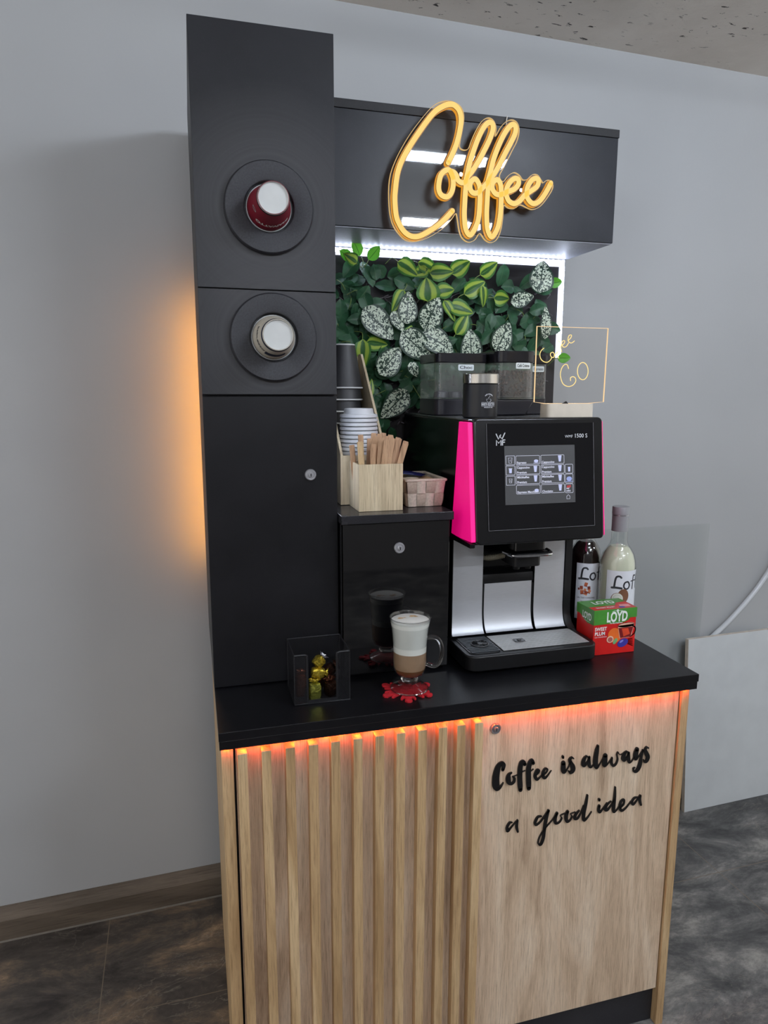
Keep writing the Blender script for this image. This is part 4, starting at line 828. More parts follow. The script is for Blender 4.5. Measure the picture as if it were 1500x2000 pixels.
def hopper(x0, x1, y0, y1, r, level, text, label_at, base_ring=None, n=260, z1=1.6935):
    h = MB().prism(rrect(x0+0.002, x1-0.002, y0+0.002, y1, r, 8), lambda a, b, hh: (a, b, hh), 1.583, 1.6695).build('hopper', hop_clear, cm, 40)
    MB().prism(rrect(x0, x1, y0, y1+0.001, r, 8), lambda a, b, hh: (a, b, hh), 1.6700, z1).build('hopper_lid', lid_black, h, 40, 0.002)
    MB().prism(rrect(x0+0.001, x1-0.001, y0+0.001, y1+0.001, r, 8), lambda a, b, hh: (a, b, hh), 1.5795, 1.5825).build('hopper_seat', hop_clear, h, 40)
    if base_ring: base_ring(h)
    else: MB().prism(rrect(x0+0.001, x1-0.001, y0+0.001, y1+0.001, r, 8), lambda a, b, hh: (a, b, hh), 1.5385, 1.5792).build('hopper_base', base_black, h, 40, 0.002)
    if level:
        MB().prism(rrect(x0+0.008, x1-0.008, y0+0.008, y1-0.006, max(0.002, r-0.006), 6), lambda a, b, hh: (a, b, hh), 1.584, level-0.004).build('bean_fill', plain('bean_dark', (24, 17, 14), 0.6), h, 40)
        mb = MB(); rr_ = random.Random(int(x0*1000))
        ringP = rrect(x0+0.0075, x1-0.0075, y0+0.0075, y1, max(0.002, r-0.005), 8)
        front = [p for p in ringP]
        seg = [(ringP[i], ringP[(i+1) % len(ringP)]) for i in range(1, len(ringP))]
        Ls = [math.dist(a, b) for a, b in seg]; T = sum(Ls)
        for k in range(n):
            q = rr_.uniform(0, T); i = 0
            while q > Ls[i] and i < len(Ls)-1: q -= Ls[i]; i += 1
            a, b = seg[i]; f = q/max(Ls[i], 1e-6)
            bean_shape(mb, Vector((a[0]+(b[0]-a[0])*f, a[1]+(b[1]-a[1])*f, rr_.uniform(1.587, level))), Euler((rr_.uniform(0, 6), rr_.uniform(0, 6), rr_.uniform(0, 6))).to_matrix().to_4x4(), 0.95)
        for k in range(int(n*0.35)): bean_shape(mb, Vector((rr_.uniform(x0+.012, x1-.012), rr_.uniform(y0+.012, y1-.012), level+rr_.uniform(-.004, .002))), Euler((rr_.uniform(0, 6), rr_.uniform(0, 6), rr_.uniform(0, 6))).to_matrix().to_4x4(), 0.95)
        b_ = mb.build('coffee_beans', bean_mat, h, 60); b_['kind'] = 'stuff'
    lx, lz, lw = label_at
    lb = MB().rbox(lx-lw/2, lx+lw/2, y0+0.0002, y0+0.0016, lz-0.0075, lz+0.0075, 0.003, 4, 'y').build('hopper_label', label_mat, h, 0)
    MB().text(text, 0.0105, lambda a, b: (lx+a, y0-0.0001, lz+b), 0.0002, 'CENTER', lw*0.82).build('label_text', ink, h, 0)
hopper(0.5745, 0.716, -0.300, -0.165, 0.022, 0, 'Choc', (0.653, 1.658, 0.042))
mbx = MB()
for (ax, ay) in ((0.605, -0.25), (0.655, -0.22)): mbx.lathe([(0.02, 1.583), (0.018, 1.597), (0.012, 1.6)], (ax, ay, 0), 16)
mbx.build('auger_cover', plain('auger_grey', (44, 44, 52), 0.4), cm)
def tapered(h):
    P = [(0.7205, 1.5385), (0.7205, 1.5792), (0.8295, 1.5792), (0.8045, 1.5385)]
    MB().prism(P, lambda a, b, hh: (a, hh, b), -0.338, -0.170).build('hopper_base', base_black, h, 20, 0.004)
hopper(0.7195, 0.8305, -0.345, -0.165, 0.030, 1.648, 'Café Crème', (0.789, 1.6625, 0.040), tapered, 420, 1.699)
hopper(0.834, 0.8975, -0.275, -0.165, 0.010, 1.650, 'Espresso', (0.868, 1.657, 0.034), None, 260)

# ================================================================ ON TOP OF THE MACHINE
def wrapper(cx, cy, r, a0, z0):
    """text plane wrapped round an upright cylinder; a0 in degrees, -90 faces the room"""
    return lambda x, y: (cx+r*math.cos(math.radians(a0)+x/r), cy+r*math.sin(math.radians(a0)+x/r), z0+y)
def wrap_ribbon(mb, pts, w, fn, closed=False):
    mb.ribbon(pts, w, 0, 0, closed, lambda x, z, y: fn(x, z))
cn = thing('coffee_canister', 'black round canister with steel lid and white cup emblem on the machine', 'canister', (0.6285, -0.452, 1.5378))
CX, CY, CR = 0.6285, -0.452, 0.0405
MB().lathe([(CR-0.003, 1.538), (CR, 1.541), (CR, 1.6145), (CR-0.002, 1.6165)], (CX, CY, 0), 48).build('can', plain('can_black', (17, 17, 21), 0.36, var=0.05), cn)
MB().lathe([(CR-0.0005, 1.6168), (CR+0.0012, 1.6172), (CR+0.0012, 1.6375), (CR, 1.639)], (CX, CY, 0), 48).build('steel_lid', brushed('lid_steel', (208, 204, 196), 0.18, (1, 1, 0.2)), cn)
wr = wrapper(CX, CY, CR+0.0003, -84, 1.5785); white_print = plain('white_print', (206, 208, 214), 0.5, var=0.02)
mb = MB()
S = 0.032/1.25/1000*1.02
def cp(x, y): return ((x-960)*0.0000345*1.25, (1110-y)*0.0000285*1.5)
wrap_ribbon(mb, [cp(*q) for q in ((815, 1040), (1085, 1040), (1080, 1090), (1050, 1150), (1000, 1200), (900, 1200), (850, 1150), (820, 1090))], 0.0011, wr, True)
wrap_ribbon(mb, [cp(*q) for q in ((1085, 1075), (1108, 1090), (1105, 1125), (1065, 1150))], 0.0009, wr)
wrap_ribbon(mb, smooth_path([cp(*q) for q in ((945, 1010), (925, 975), (960, 940), (1010, 920), (1015, 880), (990, 858))], 3), 0.0010, wr)
for yy in (1215, 1420): wrap_ribbon(mb, [cp(560+k*80, yy) for k in range(11)], 0.0008, wr)
mb.text('BARISTA SELECTION', 0.0085, lambda a, b: wr(a-0.0005+0.0, b*1.0+cp(0, 1318)[1]), 0.00025, 'CENTER', 0.034)
mb.text('MADE BY ART', 0.0036, lambda a, b: wr(a, b+cp(0, 1480)[1]), 0.0001, 'CENTER')
arc = "CAFÉ D'ECONOMIE"
for k, ch in enumerate(arc):
    if ch == ' ': continue
    th = math.radians(140-k*100/(len(arc)-1)); rr = 0.0115; ox, oz = rr*math.cos(th), rr*math.sin(th)*0.95+cp(0, 1010)[1]-0.001; ro = th-PI/2
    mb.text(ch, 0.0032, lambda a, b: wr(ox+a*math.cos(ro)-b*math.sin(ro), oz+a*math.sin(ro)+b*math.cos(ro)), 0.00012, 'CENTER')
mb.build('white_emblem', white_print, cn, 0)

gs = thing('lit_acrylic_sign', 'small square clear acrylic sign with glowing handwritten Coffee GO on a cream block', 'sign', (0.832, -0.49, 1.538))
MB().rbox(0.772, 0.8935, -0.514, -0.466, 1.5380, 1.5708, 0.012).build('cream_block', plain('cream_plastic', (214, 204, 188), 0.45, var=0.03), gs, 30, 0.001)
plate = [(0.7475, 1.5745), (0.776, 1.5712), (0.888, 1.5712), (0.9305, 1.5745), (0.9320, 1.7455), (0.7475, 1.7455)]
MB().prism(plate, lambda a, b, h: (a, h, b), -0.4915, -0.4885).build('clear_plate', clear('go_acrylic', (0.985, 0.975, 0.96, 1), 0.05, 1.45, 0.6), gs, 0)
MB().ribbon(plate, 0.0014, -0.4884, -0.4918, True).build('lit_edge', glow('go_edge', (255, 216, 160), 1.0), gs, 0)
mb = MB()
for st in GO: mb.ribbon(smooth_path([(a/1000, b/1000) for a, b in st], 4), 0.00165, -0.4917, -0.4922)
mb.build('glowing_writing', glow('go_writing', (255, 222, 130), 1.15), gs, 0)
MB().prism([(0.818, 1.571), (0.8335, 1.571), (0.828, 1.5765), (0.824, 1.574)], lambda a, b, h: (a, h, b), -0.496, -0.4925).build('black_clip', void, gs, 0)
l_ = bpy.data.lights.new('sign_glow', 'AREA'); l_.shape = 'RECTANGLE'; l_.size = 0.10; l_.size_y = 0.01; l_.energy = 0.12; l_.color = (1, 0.75, 0.42)
lo = bpy.data.objects.new('sign_lamp', l_); COL.objects.link(lo); lo.parent = gs; lo.location = (0.0, 0.0, 0.0340)
lo.rotation_euler = (PI, 0, 0)

# ================================================================ BOTTLES AND TEA BOX
cap_grey = plain('cap_grey', (140, 142, 144), 0.4, var=0.03); label_w = plain('bottle_label', (216, 220, 226), 0.5, var=0.02); ink_dark = plain('brush_ink', (66, 68, 74), 0.5)
bottle_glass = clear('bottle_glass', (0.96, 0.98, 0.97, 1), 0.02, 1.5, 1.4)
def bottle(label, cx, cy, r, liquid, zt, za0, a_lab, art):
    Z = 0.9555
    t = thing('syrup_bottle', label, 'bottle', (cx, cy, Z), None)
    body = [(r*0.9, Z), (r, Z+0.006), (r, Z+0.182), (r*0.975, Z+0.200), (r*0.86, Z+0.221), (r*0.64, Z+0.238), (r*0.51, Z+0.246), (r*0.455, Z+0.256), (r*0.44, Z+0.30)]
    MB().lathe(body, (cx, cy, 0), 48).build('glass', bottle_glass, t)
    k = 0.95; MB().lathe([(r*0.88*k, Z+0.003), (r*k, Z+0.008), (r*k, Z+0.182), (r*0.975*k, Z+0.199), (r*0.85*k, Z+0.219), (r*0.62*k, Z+0.2355), (r*0.44, Z+0.2405)], (cx, cy, 0), 48).build('syrup', liquid, t)
    c = MB().lathe([(r*0.465, Z+0.281), (r*0.465, zt-0.020), (r*0.48, zt-0.0195), (r*0.48, zt-0.002), (r*0.46, zt)], (cx, cy, 0), 32).build('cap', cap_grey, t)
    MB().lathe([(r*0.485, zt-0.0225), (r*0.485, zt-0.0215)], (cx, cy, 0), 32).build('cap_ring', chrome, c)
    R = r+0.0006; n = 40; a1 = a_lab+200; V = []; zb, ztp = Z+0.03, za0
    for i in range(n+1):
        a = math.radians(a_lab+(a1-a_lab)*i/n)
        V += [(cx+R*math.cos(a), cy+R*math.sin(a), zb), (cx+R*math.cos(a), cy+R*math.sin(a), ztp)]
    MB().add(V, [(2*i, 2*i+2, 2*i+3, 2*i+1) for i in range(n)]).build('paper_label', label_w, t)
    f = wrapper(cx, cy, R+0.0003, a_lab, 0); off = art(t, f, ztp, R)
    return t
def loff(t, f, z, x0, s):
    mb = MB(); L = lambda pts, w: mb.ribbon(smooth_path([(x0+a*s, z+b*s) for a, b in pts], 4), w*s, 0, 0, False, lambda x, zz, y: f(x, zz))
    L([(0.62, 0.92), (0.50, 1.02), (0.28, 0.98), (0.18, 0.7), (0.12, 0.1)], 0.15); L([(-0.05, 0.10), (0.3, 0.12), (0.68, 0.08)], 0.17)
    L([(1.12, 0.60), (0.92, 0.52), (0.84, 0.25), (0.98, 0.04), (1.2, 0.06), (1.32, 0.3), (1.22, 0.55), (1.10, 0.60)], 0.13)
    for q in (1.52, 1.98): L([(q+0.42, 1.02), (q+0.22, 1.04), (q+0.16, 0.8), (q+0.12, 0.0)], 0.12); L([(q-0.06, 0.62), (q+0.36, 0.66)], 0.09)
    for q in (2.45, 3.0): L([(q, 0.32), (q+0.35, 0.38), (q+0.3, 0.6), (q+0.1, 0.56), (q-0.02, 0.3), (q+0.12, 0.04), (q+0.4, 0.12)], 0.1)
    mb.build('brush_wordmark', ink_dark, t, 0)
def flatpoly(mb, f, pts):
    """filled outline, built in rings so that it follows a curved surface"""
    n = len(pts); ca = sum(p[0] for p in pts)/n; cb = sum(p[1] for p in pts)/n; K = 6
    V = [f(ca, cb)]+[f(ca+(a-ca)*q/K, cb+(b-cb)*q/K) for q in range(1, K+1) for a, b in pts]
    F = [(0, 1+i, 1+(i+1) % n) for i in range(n)]+[(1+(q-1)*n+i, 1+q*n+i, 1+q*n+(i+1) % n, 1+(q-1)*n+(i+1) % n) for q in range(1, K) for i in range(n)]
    mb.add(V, F)
def art_caramel(t, f, zt, R):
    f2 = wrapper(1.008, -0.325, R+0.0003, -152, 0)
    loff(t, f2, zt-0.046, 0.010, 0.033)
    z0 = zt-0.069; cols = [(178, 92, 58), (150, 66, 42), (206, 128, 88), (122, 52, 38)]
    rr_ = random.Random(3); groups = [MB() for _ in cols]
    for k, (x, z, s) in enumerate([(0.028, 0.012, 0.0075), (0.016, 0.002, 0.007), (0.026, -0.004, 0.006), (0.036, 0.002, 0.007), (0.018, -0.010, 0.0075), (0.029, -0.012, 0.008), (0.038, -0.008, 0.0065), (0.009, -0.002, 0.004)]):
        a = rr_.uniform(-0.5, 0.5)
        f3 = wrapper(1.008, -0.325, R+0.0004+k*0.00005, -152, 0)
        flatpoly(groups[k % 4], f3, [(x+s*0.8*math.cos(a+q*PI/2+PI/4), z0+z+s*0.8*math.sin(a+q*PI/2+PI/4)) for q in range(4)])
        flatpoly(groups[(k+1) % 4], f3, [(x+s*0.8*math.cos(a+q*PI/2+PI/4), z0+z+s*0.8*math.sin(a+q*PI/2+PI/4)-(s*0.4 if q > 1 else 0)) for q in (2, 3)]+[(x+s*0.8*math.cos(a+7*PI/4), z0+z+s*0.8*math.sin(a+7*PI/4)), (x+s*0.8*math.cos(a+5*PI/4), z0+z+s*0.8*math.sin(a+5*PI/4))])
    for g, c in zip(groups, cols): g.build('caramel_picture', plain('caramel_%d' % c[0], c, 0.5), t, 0)
    mb = MB(); mb.text('SALTED CARAMEL', 0.0062, lambda a, b: f2(0.030+a, z0-0.027+b), 0, 'CENTER'); mb.text('flavoured syrup', 0.0034, lambda a, b: f2(0.026+a, z0-0.036+b), 0, 'CENTER')
    mb.build('label_text', ink_dark, t, 0)
def art_coco(t, f, zt, R):
    f2 = wrapper(1.058, -0.402, R+0.0003, -157, 0)
    loff(t, f2, zt-0.049, 0.017, 0.034)
    z0 = zt-0.071; w_, b_, g_ = MB(), MB(), MB()
    fb = wrapper(1.058, -0.402, R+0.0004, -157, 0); fw = wrapper(1.058, -0.402, R+0.0006, -157, 0); fb2 = wrapper(1.058, -0.402, R+0.0005, -157, 0)
    flatpoly(b_, fb, [(0.046+0.015*math.cos(a*PI/10), z0+0.004+0.019*math.sin(a*PI/10)) for a in range(20)]); flatpoly(b_, fb2, [(0.031+0.0165*math.cos(a*PI/10), z0-0.004+0.0165*math.sin(a*PI/10)) for a in range(20)])
    flatpoly(w_, fw, [(0.031+0.0145*math.cos(a*PI/10), z0-0.003+0.0145*math.sin(a*PI/10)) for a in range(20)])
    for k in range(6): g_.ribbon([(0.020, z0-0.015), (0.004+k*0.001, z0-0.008-k*0.0025)], 0.0012, 0, 0, False, lambda x, z, y: fw(x, z))
    b_.build('coconut_shell_picture', plain('coco_brown', (118, 78, 56), 0.5), t, 0); w_.build('coconut_flesh_picture', plain('coco_white', (222, 222, 212), 0.5), t, 0); g_.build('palm_leaf_picture', plain('palm_dark', (58, 62, 48), 0.5), t, 0)
    fr_ = wrapper(1.058, -0.402, R+0.0007, -157, 0); mb = MB(); mb.ribbon([(0.031+0.010*math.cos(a*PI/10), z0-0.003+0.010*math.sin(a*PI/10)) for a in range(20)], 0.0009, 0, 0, True, lambda x, z, y: fr_(x, z)); mb.build('coconut_ring_picture', plain('coco_grey', (186, 192, 180), 0.5), t, 0)
    mb = MB(); mb.text('COCONUT', 0.0085, lambda a, b: f2(0.034+a, z0-0.031+b), 0.0001, 'CENTER'); mb.build('label_text', ink_dark, t, 0)
bottle('dark syrup bottle with white salted caramel label behind the tea box', 1.008, -0.325, 0.0425, plain('syrup_dark', (22, 8, 8), 0.08, var=0.0), 1.285, 1.1415, -152, art_caramel)
bottle('milky white syrup bottle with grey cap and coconut label', 1.058, -0.402, 0.0462, plain('syrup_milky', (206, 208, 184), 0.25, var=0.02), 1.3015, 1.1375, -157, art_coco)

tb = thing('tea_box', 'red and green box of sweet plum tea bags by the machine', 'tea box', (0.965, -0.5, 0.9552))
TX0, TX1, TY0, TY1 = 0.906, 1.0245, -0.541, -0.463
red = plain('carton_red', (206, 34, 32), 0.32, var=0.12, scale=14); green = plain('carton_green', (70, 138, 52), 0.32, var=0.12, scale=20); white_p = plain('carton_white', (236, 240, 236), 0.4, var=0.0)
MB().box(TX0, TX1, TY0, TY1, 0.9555, 1.069).build('carton', red, tb, 0, 0.0006)
MB().box(TX0-0.0012, TX1+0.0012, TY0-0.0012, TY1+0.0012, 1.0465, 1.0715).build('hood', green, tb, 0, 0.0006)
def F_(y): return lambda a, b: (a, y, b)
mb = MB(); flatpoly(mb, F_(TY0-0.0005), [(TX0, 1.0475), (TX0, 1.0335), (TX0+0.035, 1.0345), (TX0+0.068, 1.0345), (TX0+0.085, 1.0355), (TX0+0.096, 1.040), (TX0+0.103, 1.0475)]); 
mb.add([(TX0-0.0005, TY0, 1.0475), (TX0-0.0005, TY0, 1.0335), (TX0-0.0005, TY0+0.03, 1.032), (TX0-0.0005, TY0+0.05, 1.040), (TX0-0.0005, TY0+0.065, 1.0475)], [(0, 1, 2, 3, 4)]); mb.build('green_print', green, tb, 0)
mb = MB(); yF = TY0-0.0016; mb.text('LOYD', 0.0315, lambda a, b: (TX0+0.0635+a, yF, 1.0505+b*1.12), 0.0011, 'CENTER', 0.058)
mb.ribbon([(TX0+0.049, 1.0655), (TX0+0.055, 1.0672), (TX0+0.062, 1.0665), (TX0+0.072, 1.0672), (TX0+0.079, 1.0658)], 0.0008, yF, yF-0.0001)
mb.prism([(TX0+0.064+0.0035*math.cos(a*PI/6), 1.0672+0.0035*math.sin(a*PI/6)) for a in range(12)], lambda a, b, h: (a, h, b), yF, yF-0.0001)
mb.text('The Magic Experience', 0.0052, lambda a, b: (TX0+0.062+a, TY0-0.0008, 1.0355+b), 0.0001, 'CENTER', 0.036)
mb.text('SWEET', 0.0125, lambda a, b: (TX0+0.0035+a, TY0-0.0006, 1.0225+b), 0.0003, 'LEFT', 0.033); mb.text('PLUM', 0.0125, lambda a, b: (TX0+0.0035+a, TY0-0.0006, 1.0105+b), 0.0003, 'LEFT', 0.028)
mb.text('with CINNAMON', 0.004, lambda a, b: (TX0+0.0035+a, TY0-0.0006, 1.002+b), 0.0, 'LEFT', 0.034)
mb.build('front_lettering', white_p, tb, 0); mb = MB()
xs_ = TX0-0.0016; mb.text('LOYD', 0.024, lambda a, b: (xs_, TY0+0.030-a, 1.049+b), 0.0008, 'CENTER', 0.040)
mb.text('The Magic Experience', 0.004, lambda a, b: (xs_+0.001, TY0+0.030-a, 1.0365+b), 0.0, 'CENTER', 0.026)
mb.build('side_lettering', white_p, tb, 0); mb = MB()
mb.text('LOYD', 0.030, lambda a, b: (TX0+0.058+a, TY0+0.053+b, 1.0717), 0.001, 'CENTER', 0.060); mb.text('SWEET PLUM', 0.010, lambda a, b: (TX0+0.040+a, TY0+0.0145+b, 1.0719), 0.0003, 'CENTER', 0.052)
mb.build('lid_lettering', white_p, tb, 0)
mb = MB(); mb.add([(TX0, TY0, 1.07165), (TX1, TY0, 1.07165), (TX1, TY0+0.05, 1.07165), (TX1-0.03, TY0+0.045, 1.07165), (TX1-0.045, TY0+0.026, 1.07165), (TX0, TY0+0.026, 1.07165)], [(0, 1, 2, 3, 4, 5)]); mb.build('red_band', red, tb, 0)
def disc(mb, x, z, rx, rz, y, rot=0.0, n=22):
    mb.add([(x+rx*math.cos(2*PI*k/n)*math.cos(rot)-rz*math.sin(2*PI*k/n)*math.sin(rot), y, z+rx*math.cos(2*PI*k/n)*math.sin(rot)+rz*math.sin(2*PI*k/n)*math.cos(rot)) for k in range(n)], [tuple(range(n))])
Y0 = TY0-0.0004
def pic(name, rgb, draw, k):
    m_ = MB(); draw(m_, Y0-0.00012*k); m_.build(name, plain('print_%s' % '_'.join(map(str, rgb)), rgb, 0.4, var=0.05), tb, 0)
pic('orange_flash_print', (232, 110, 42), lambda m, y: disc(m, TX0+0.060, 1.003, 0.018, 0.020, y, 0.6), 1)
pic('glass_print', (228, 172, 150), lambda m, y: (disc(m, TX0+0.091, 1.028, 0.0235, 0.006, y, 0.06), m.ribbon(smooth_path([(TX0+0.110, 1.024), (TX0+0.118, 1.018), (TX0+0.116, 1.004), (TX0+0.104, 0.996)], 4), 0.003, y, y), m.add([(TX0+0.0675, y, 1.027), (TX0+0.1145, y, 1.029), (TX0+0.107, y, 0.995), (TX0+0.074, y, 0.994)], [(0, 1, 2, 3)])), 2)
pic('tea_print', (120, 18, 24), lambda m, y: m.add([(TX0+0.0695, y, 1.021), (TX0+0.112, y, 1.022), (TX0+0.105, y, 0.996), (TX0+0.076, y, 0.995)], [(0, 1, 2, 3)]), 3)
pic('tea_light_print', (214, 70, 40), lambda m, y: m.add([(TX0+0.079, y, 1.019), (TX0+0.097, y, 1.019), (TX0+0.103, y, 1.004), (TX0+0.085, y, 0.998)], [(0, 1, 2, 3)]), 4)
pic('glass_rim_print', (240, 196, 168), lambda m, y: m.ribbon([(TX0+0.091+0.0225*math.cos(k*PI/10), 1.028+0.0055*math.sin(k*PI/10)) for k in range(20)], 0.0012, y, y, True), 5)
pic('plum_print', (58, 52, 148), lambda m, y: disc(m, TX0+0.084, 0.982, 0.0155, 0.0105, y, 0.35), 6)
pic('plum_shine_print', (140, 140, 214), lambda m, y: disc(m, TX0+0.080, 0.986, 0.006, 0.0026, y, 0.5), 7)
pic('fig_print', (232, 196, 170), lambda m, y: disc(m, TX0+0.0475, 0.994, 0.0095, 0.0088, y), 5)
pic('fig_flesh_print', (176, 92, 84), lambda m, y: disc(m, TX0+0.0475, 0.9935, 0.0070, 0.0062, y), 6)
pic('leaf_print', (112, 172, 118), lambda m, y: disc(m, TX0+0.062, 0.988, 0.0085, 0.0048, y, 1.0), 5)
pic('cinnamon_print', (190, 120, 50), lambda m, y: [m.ribbon([(TX0+0.099, 0.978+k*0.003), (TX0+0.113-k*0.0005, 0.972+k*0.0048)], 0.002, y, y) for k in range(5)], 5)
m_ = MB(); m_.add([(TX1-0.040+a, TY0+0.010+b, 1.0719) for a, b in ((0, 0), (0.03, 0), (0.034, 0.018), (0.008, 0.020))], [(0, 1, 2, 3)]); m_.build('top_glass_print', plain('print_top', (226, 150, 150), 0.4), tb, 0)
m_ = MB(); m_.add([(TX1-0.036+0.009*math.cos(k*PI/6), TY0+0.009+0.006*math.sin(k*PI/6), 1.0721) for k in range(12)], [tuple(range(12))]); m_.build('top_plum_print', plain('print_58_52_148', (58, 52, 148), 0.4), tb, 0)

# ================================================================ ON THE COUNTER IN FRONT
def star(cx, cy, R, n=6):
    """snowflake outline with forked arms"""
    P = []
    for k in range(n):
        a = 2*PI*k/n+0.3
        for da, r in ((-0.50, 0.36), (-0.40, 0.50), (-0.36, 0.80), (-0.27, 0.84), (-0.22, 0.68), (-0.10, 0.72), (-0.15, 0.92), (-0.06, 1.0), (0.06, 1.0), (0.15, 0.92), (0.10, 0.72), (0.22, 0.68), (0.27, 0.84), (0.36, 0.80), (0.40, 0.50)):
            P.append((cx+R*r*math.cos(a+da), cy+R*r*math.sin(a+da)))
    return P
cs = MB().prism(star(0.4035, -0.6165, 0.0600), lambda a, b, h: (a, b, h), 0.9553, 0.9602)
cs = solo(recentre(cs.build('snowflake_coaster', plain('red_felt', (190, 18, 34), 0.85, var=0.15, scale=200, bump=0.5), None, 0, 0.0008), (0.4035, -0.6165, 0.9553)), 'red felt snowflake coaster under the latte glass', 'coaster')

mg = thing('latte_glass', 'footed glass mug of layered latte on the red coaster', 'glass', (0.4105, -0.614, 0.9603))
GX, GY = 0.4105, -0.614
thin = clear('mug_glass', (0.97, 0.98, 0.98, 1), 0.02, 1.5, 1.5)
gm = NT('solid_glass'); gm.b.inputs['Transmission Weight'].default_value = 1.0; gm.base((0.97, 0.98, 0.98, 1)); gm.rough(0.01); gm.b.inputs['IOR'].default_value = 1.45; solid_glass = gm.m
def s3(r): return r
MB().lathe([(0.0080, 0.9900), (0.0220, 0.9915), (0.0310, 0.998), (0.0358, 1.010), (0.0368, 1.030), (0.0372, 1.060), (0.0395, 1.090), (0.0438, 1.120), (0.0446, 1.1225), (0.0436, 1.1232), (0.0425, 1.121), (0.0384, 1.090), (0.0360, 1.060)], (GX, GY, 0), 56, 'z', False).build('bowl', thin, mg)
MB().lathe([(0.0010, 0.9618), (0.0400, 0.9606), (0.0418, 0.9620), (0.0410, 0.9636), (0.0300, 0.9670), (0.0140, 0.9720), (0.0105, 0.9750)], (GX, GY, 0), 56).build('foot', thin, mg)
MB().lathe([(0.0105, 0.9740), (0.0165, 0.9770), (0.0190, 0.9825), (0.0160, 0.9880), (0.0105, 0.9898)], (GX, GY, 0), 40).build('stem', solid_glass, mg)
MB().tube([(GX+0.0408*math.cos(k*PI/24), GY+0.0408*math.sin(k*PI/24), 0.9622) for k in range(48)], 0.0014, 8, True).build('foot_rim', solid_glass, mg)
MB().tube([(GX+0.0441*math.cos(k*PI/24), GY+0.0441*math.sin(k*PI/24), 1.1227) for k in range(48)], 0.0011, 8, True).build('lip', solid_glass, mg)
def lq(n_, prof, mt): MB().lathe(prof, (GX, GY, 0), 56).build(n_, mt, mg)
lq('coffee', [(0.0070, 0.9912), (0.0200, 0.9930), (0.0290, 0.9990), (0.0340, 1.0100)], plain('coffee_brown', (122, 82, 50), 0.35, var=0.1, scale=25))
lq('milky_coffee', [(0.0340, 1.0101), (0.0352, 1.0200), (0.0355, 1.0470)], plain('coffee_milk', (150, 122, 96), 0.35, var=0.06, scale=30))
lq('milk_foam', [(0.0355, 1.0471), (0.0359, 1.060), (0.0383, 1.090), (0.0415, 1.1130), (0.0405, 1.1165), (0.0370, 1.1180), (0.0010, 1.1190)], plain('milk_foam', (226, 226, 218), 0.6, var=0.02))
mb = MB()
for (dx, dy, rr, a) in ((0.010, 0.013, 0.0075, 0.2), (0.016, 0.008, 0.004, 1.0), (-0.020, 0.006, 0.006, 0.5), (-0.010, 0.008, 0.003, 0)):
    mb.add([(GX+dx+rr*(1+0.25*math.sin(3*k+a))*math.cos(k*PI/8), GY+dy+rr*0.7*(1+0.2*math.cos(5*k))*math.sin(k*PI/8), 1.1195) for k in range(16)], [tuple(range(16))])
mb.build('crema_spots', plain('crema', (206, 172, 126), 0.6, var=0.2, scale=200), mg, 0)
ha = math.radians(-12); H_ = lambda r, z: (GX+r*math.cos(ha), GY+r*math.sin(ha), z)
MB().tube(smooth_path([H_(0.0365, 1.074), H_(0.047, 1.0765), H_(0.060, 1.072), H_(0.0685, 1.056), H_(0.0695, 1.036), H_(0.064, 1.018), H_(0.053, 1.010), H_(0.0375, 1.0155)], 6), 0.0046, 14).build('handle', solid_glass, mg)

# wire mesh note box with sweets
def mesh_mat():
    t = NT('black_wire_mesh'); t.base(lin((30, 30, 33))); t.rough(0.4); t.b.inputs['Metallic'].default_value = 0.2
    uv = t.add('ShaderNodeUVMap'); sx = t.add('ShaderNodeSeparateXYZ'); t.link(uv.outputs[0], sx.inputs[0])
    def m(op, a, b=None):
        nd = t.add('ShaderNodeMath', operation=op)
        for i, x in enumerate((a, b)):
            if x is None: continue
            if hasattr(x, 'links'): t.link(x, nd.inputs[i])
            else: nd.inputs[i].default_value = x
        return nd.outputs[0]
    U, V = sx.outputs['X'], sx.outputs['Y']     # metres along and up the panel
    a = m('ABSOLUTE', m('SINE', m('ADD', m('MULTIPLY', U, 780.0), m('MULTIPLY', V, 1300.0)))); b = m('ABSOLUTE', m('SINE', m('SUBTRACT', m('MULTIPLY', U, 780.0), m('MULTIPLY', V, 1300.0))))
    k = m('MINIMUM', a, b); hole = m('GREATER_THAN', k, 0.46)
    tr = t.add('ShaderNodeBsdfTransparent'); mx = t.add('ShaderNodeMixShader'); t.link(hole, mx.inputs[0]); t.link(t.b.outputs[0], mx.inputs[1]); t.link(tr.outputs[0], mx.inputs[2]); t.link(mx.outputs[0], t.out.inputs['Surface'])
    return t.m
mm = mesh_mat(); wire = plain('black_wire', (34, 34, 37), 0.35, metal=0.3)
nb = thing('mesh_note_box', 'small black wire mesh box with cut-out front holding wrapped sweets', 'box', (0.216, -0.572, 0.955))
NX0, NX1, NY0, NY1, NZ0, NZ1 = 0.158, 0.2745, -0.625, -0.523, 0.9562, 1.0640
def panel(name, P, uvs):
    n = len(P); mb = MB(); mb.add(P, [tuple(range(n))], uvs); mb.build(name, mm, nb, 0)
panel('back_mesh', [(NX0, NY1, NZ0), (NX1, NY1, NZ0), (NX1, NY1, NZ1), (NX0, NY1, NZ1)], [(0, 0), (NX1-NX0, 0), (NX1-NX0, NZ1-NZ0), (0, NZ1-NZ0)])
for x in (NX0, NX1): panel('side_mesh', [(x, NY0, NZ0), (x, NY1, NZ0), (x, NY1, NZ1), (x, NY0, NZ1)], [(0, 0), (NY1-NY0, 0), (NY1-NY0, NZ1-NZ0), (0, NZ1-NZ0)])
W1, W2 = NX0+0.026, NX1-0.026
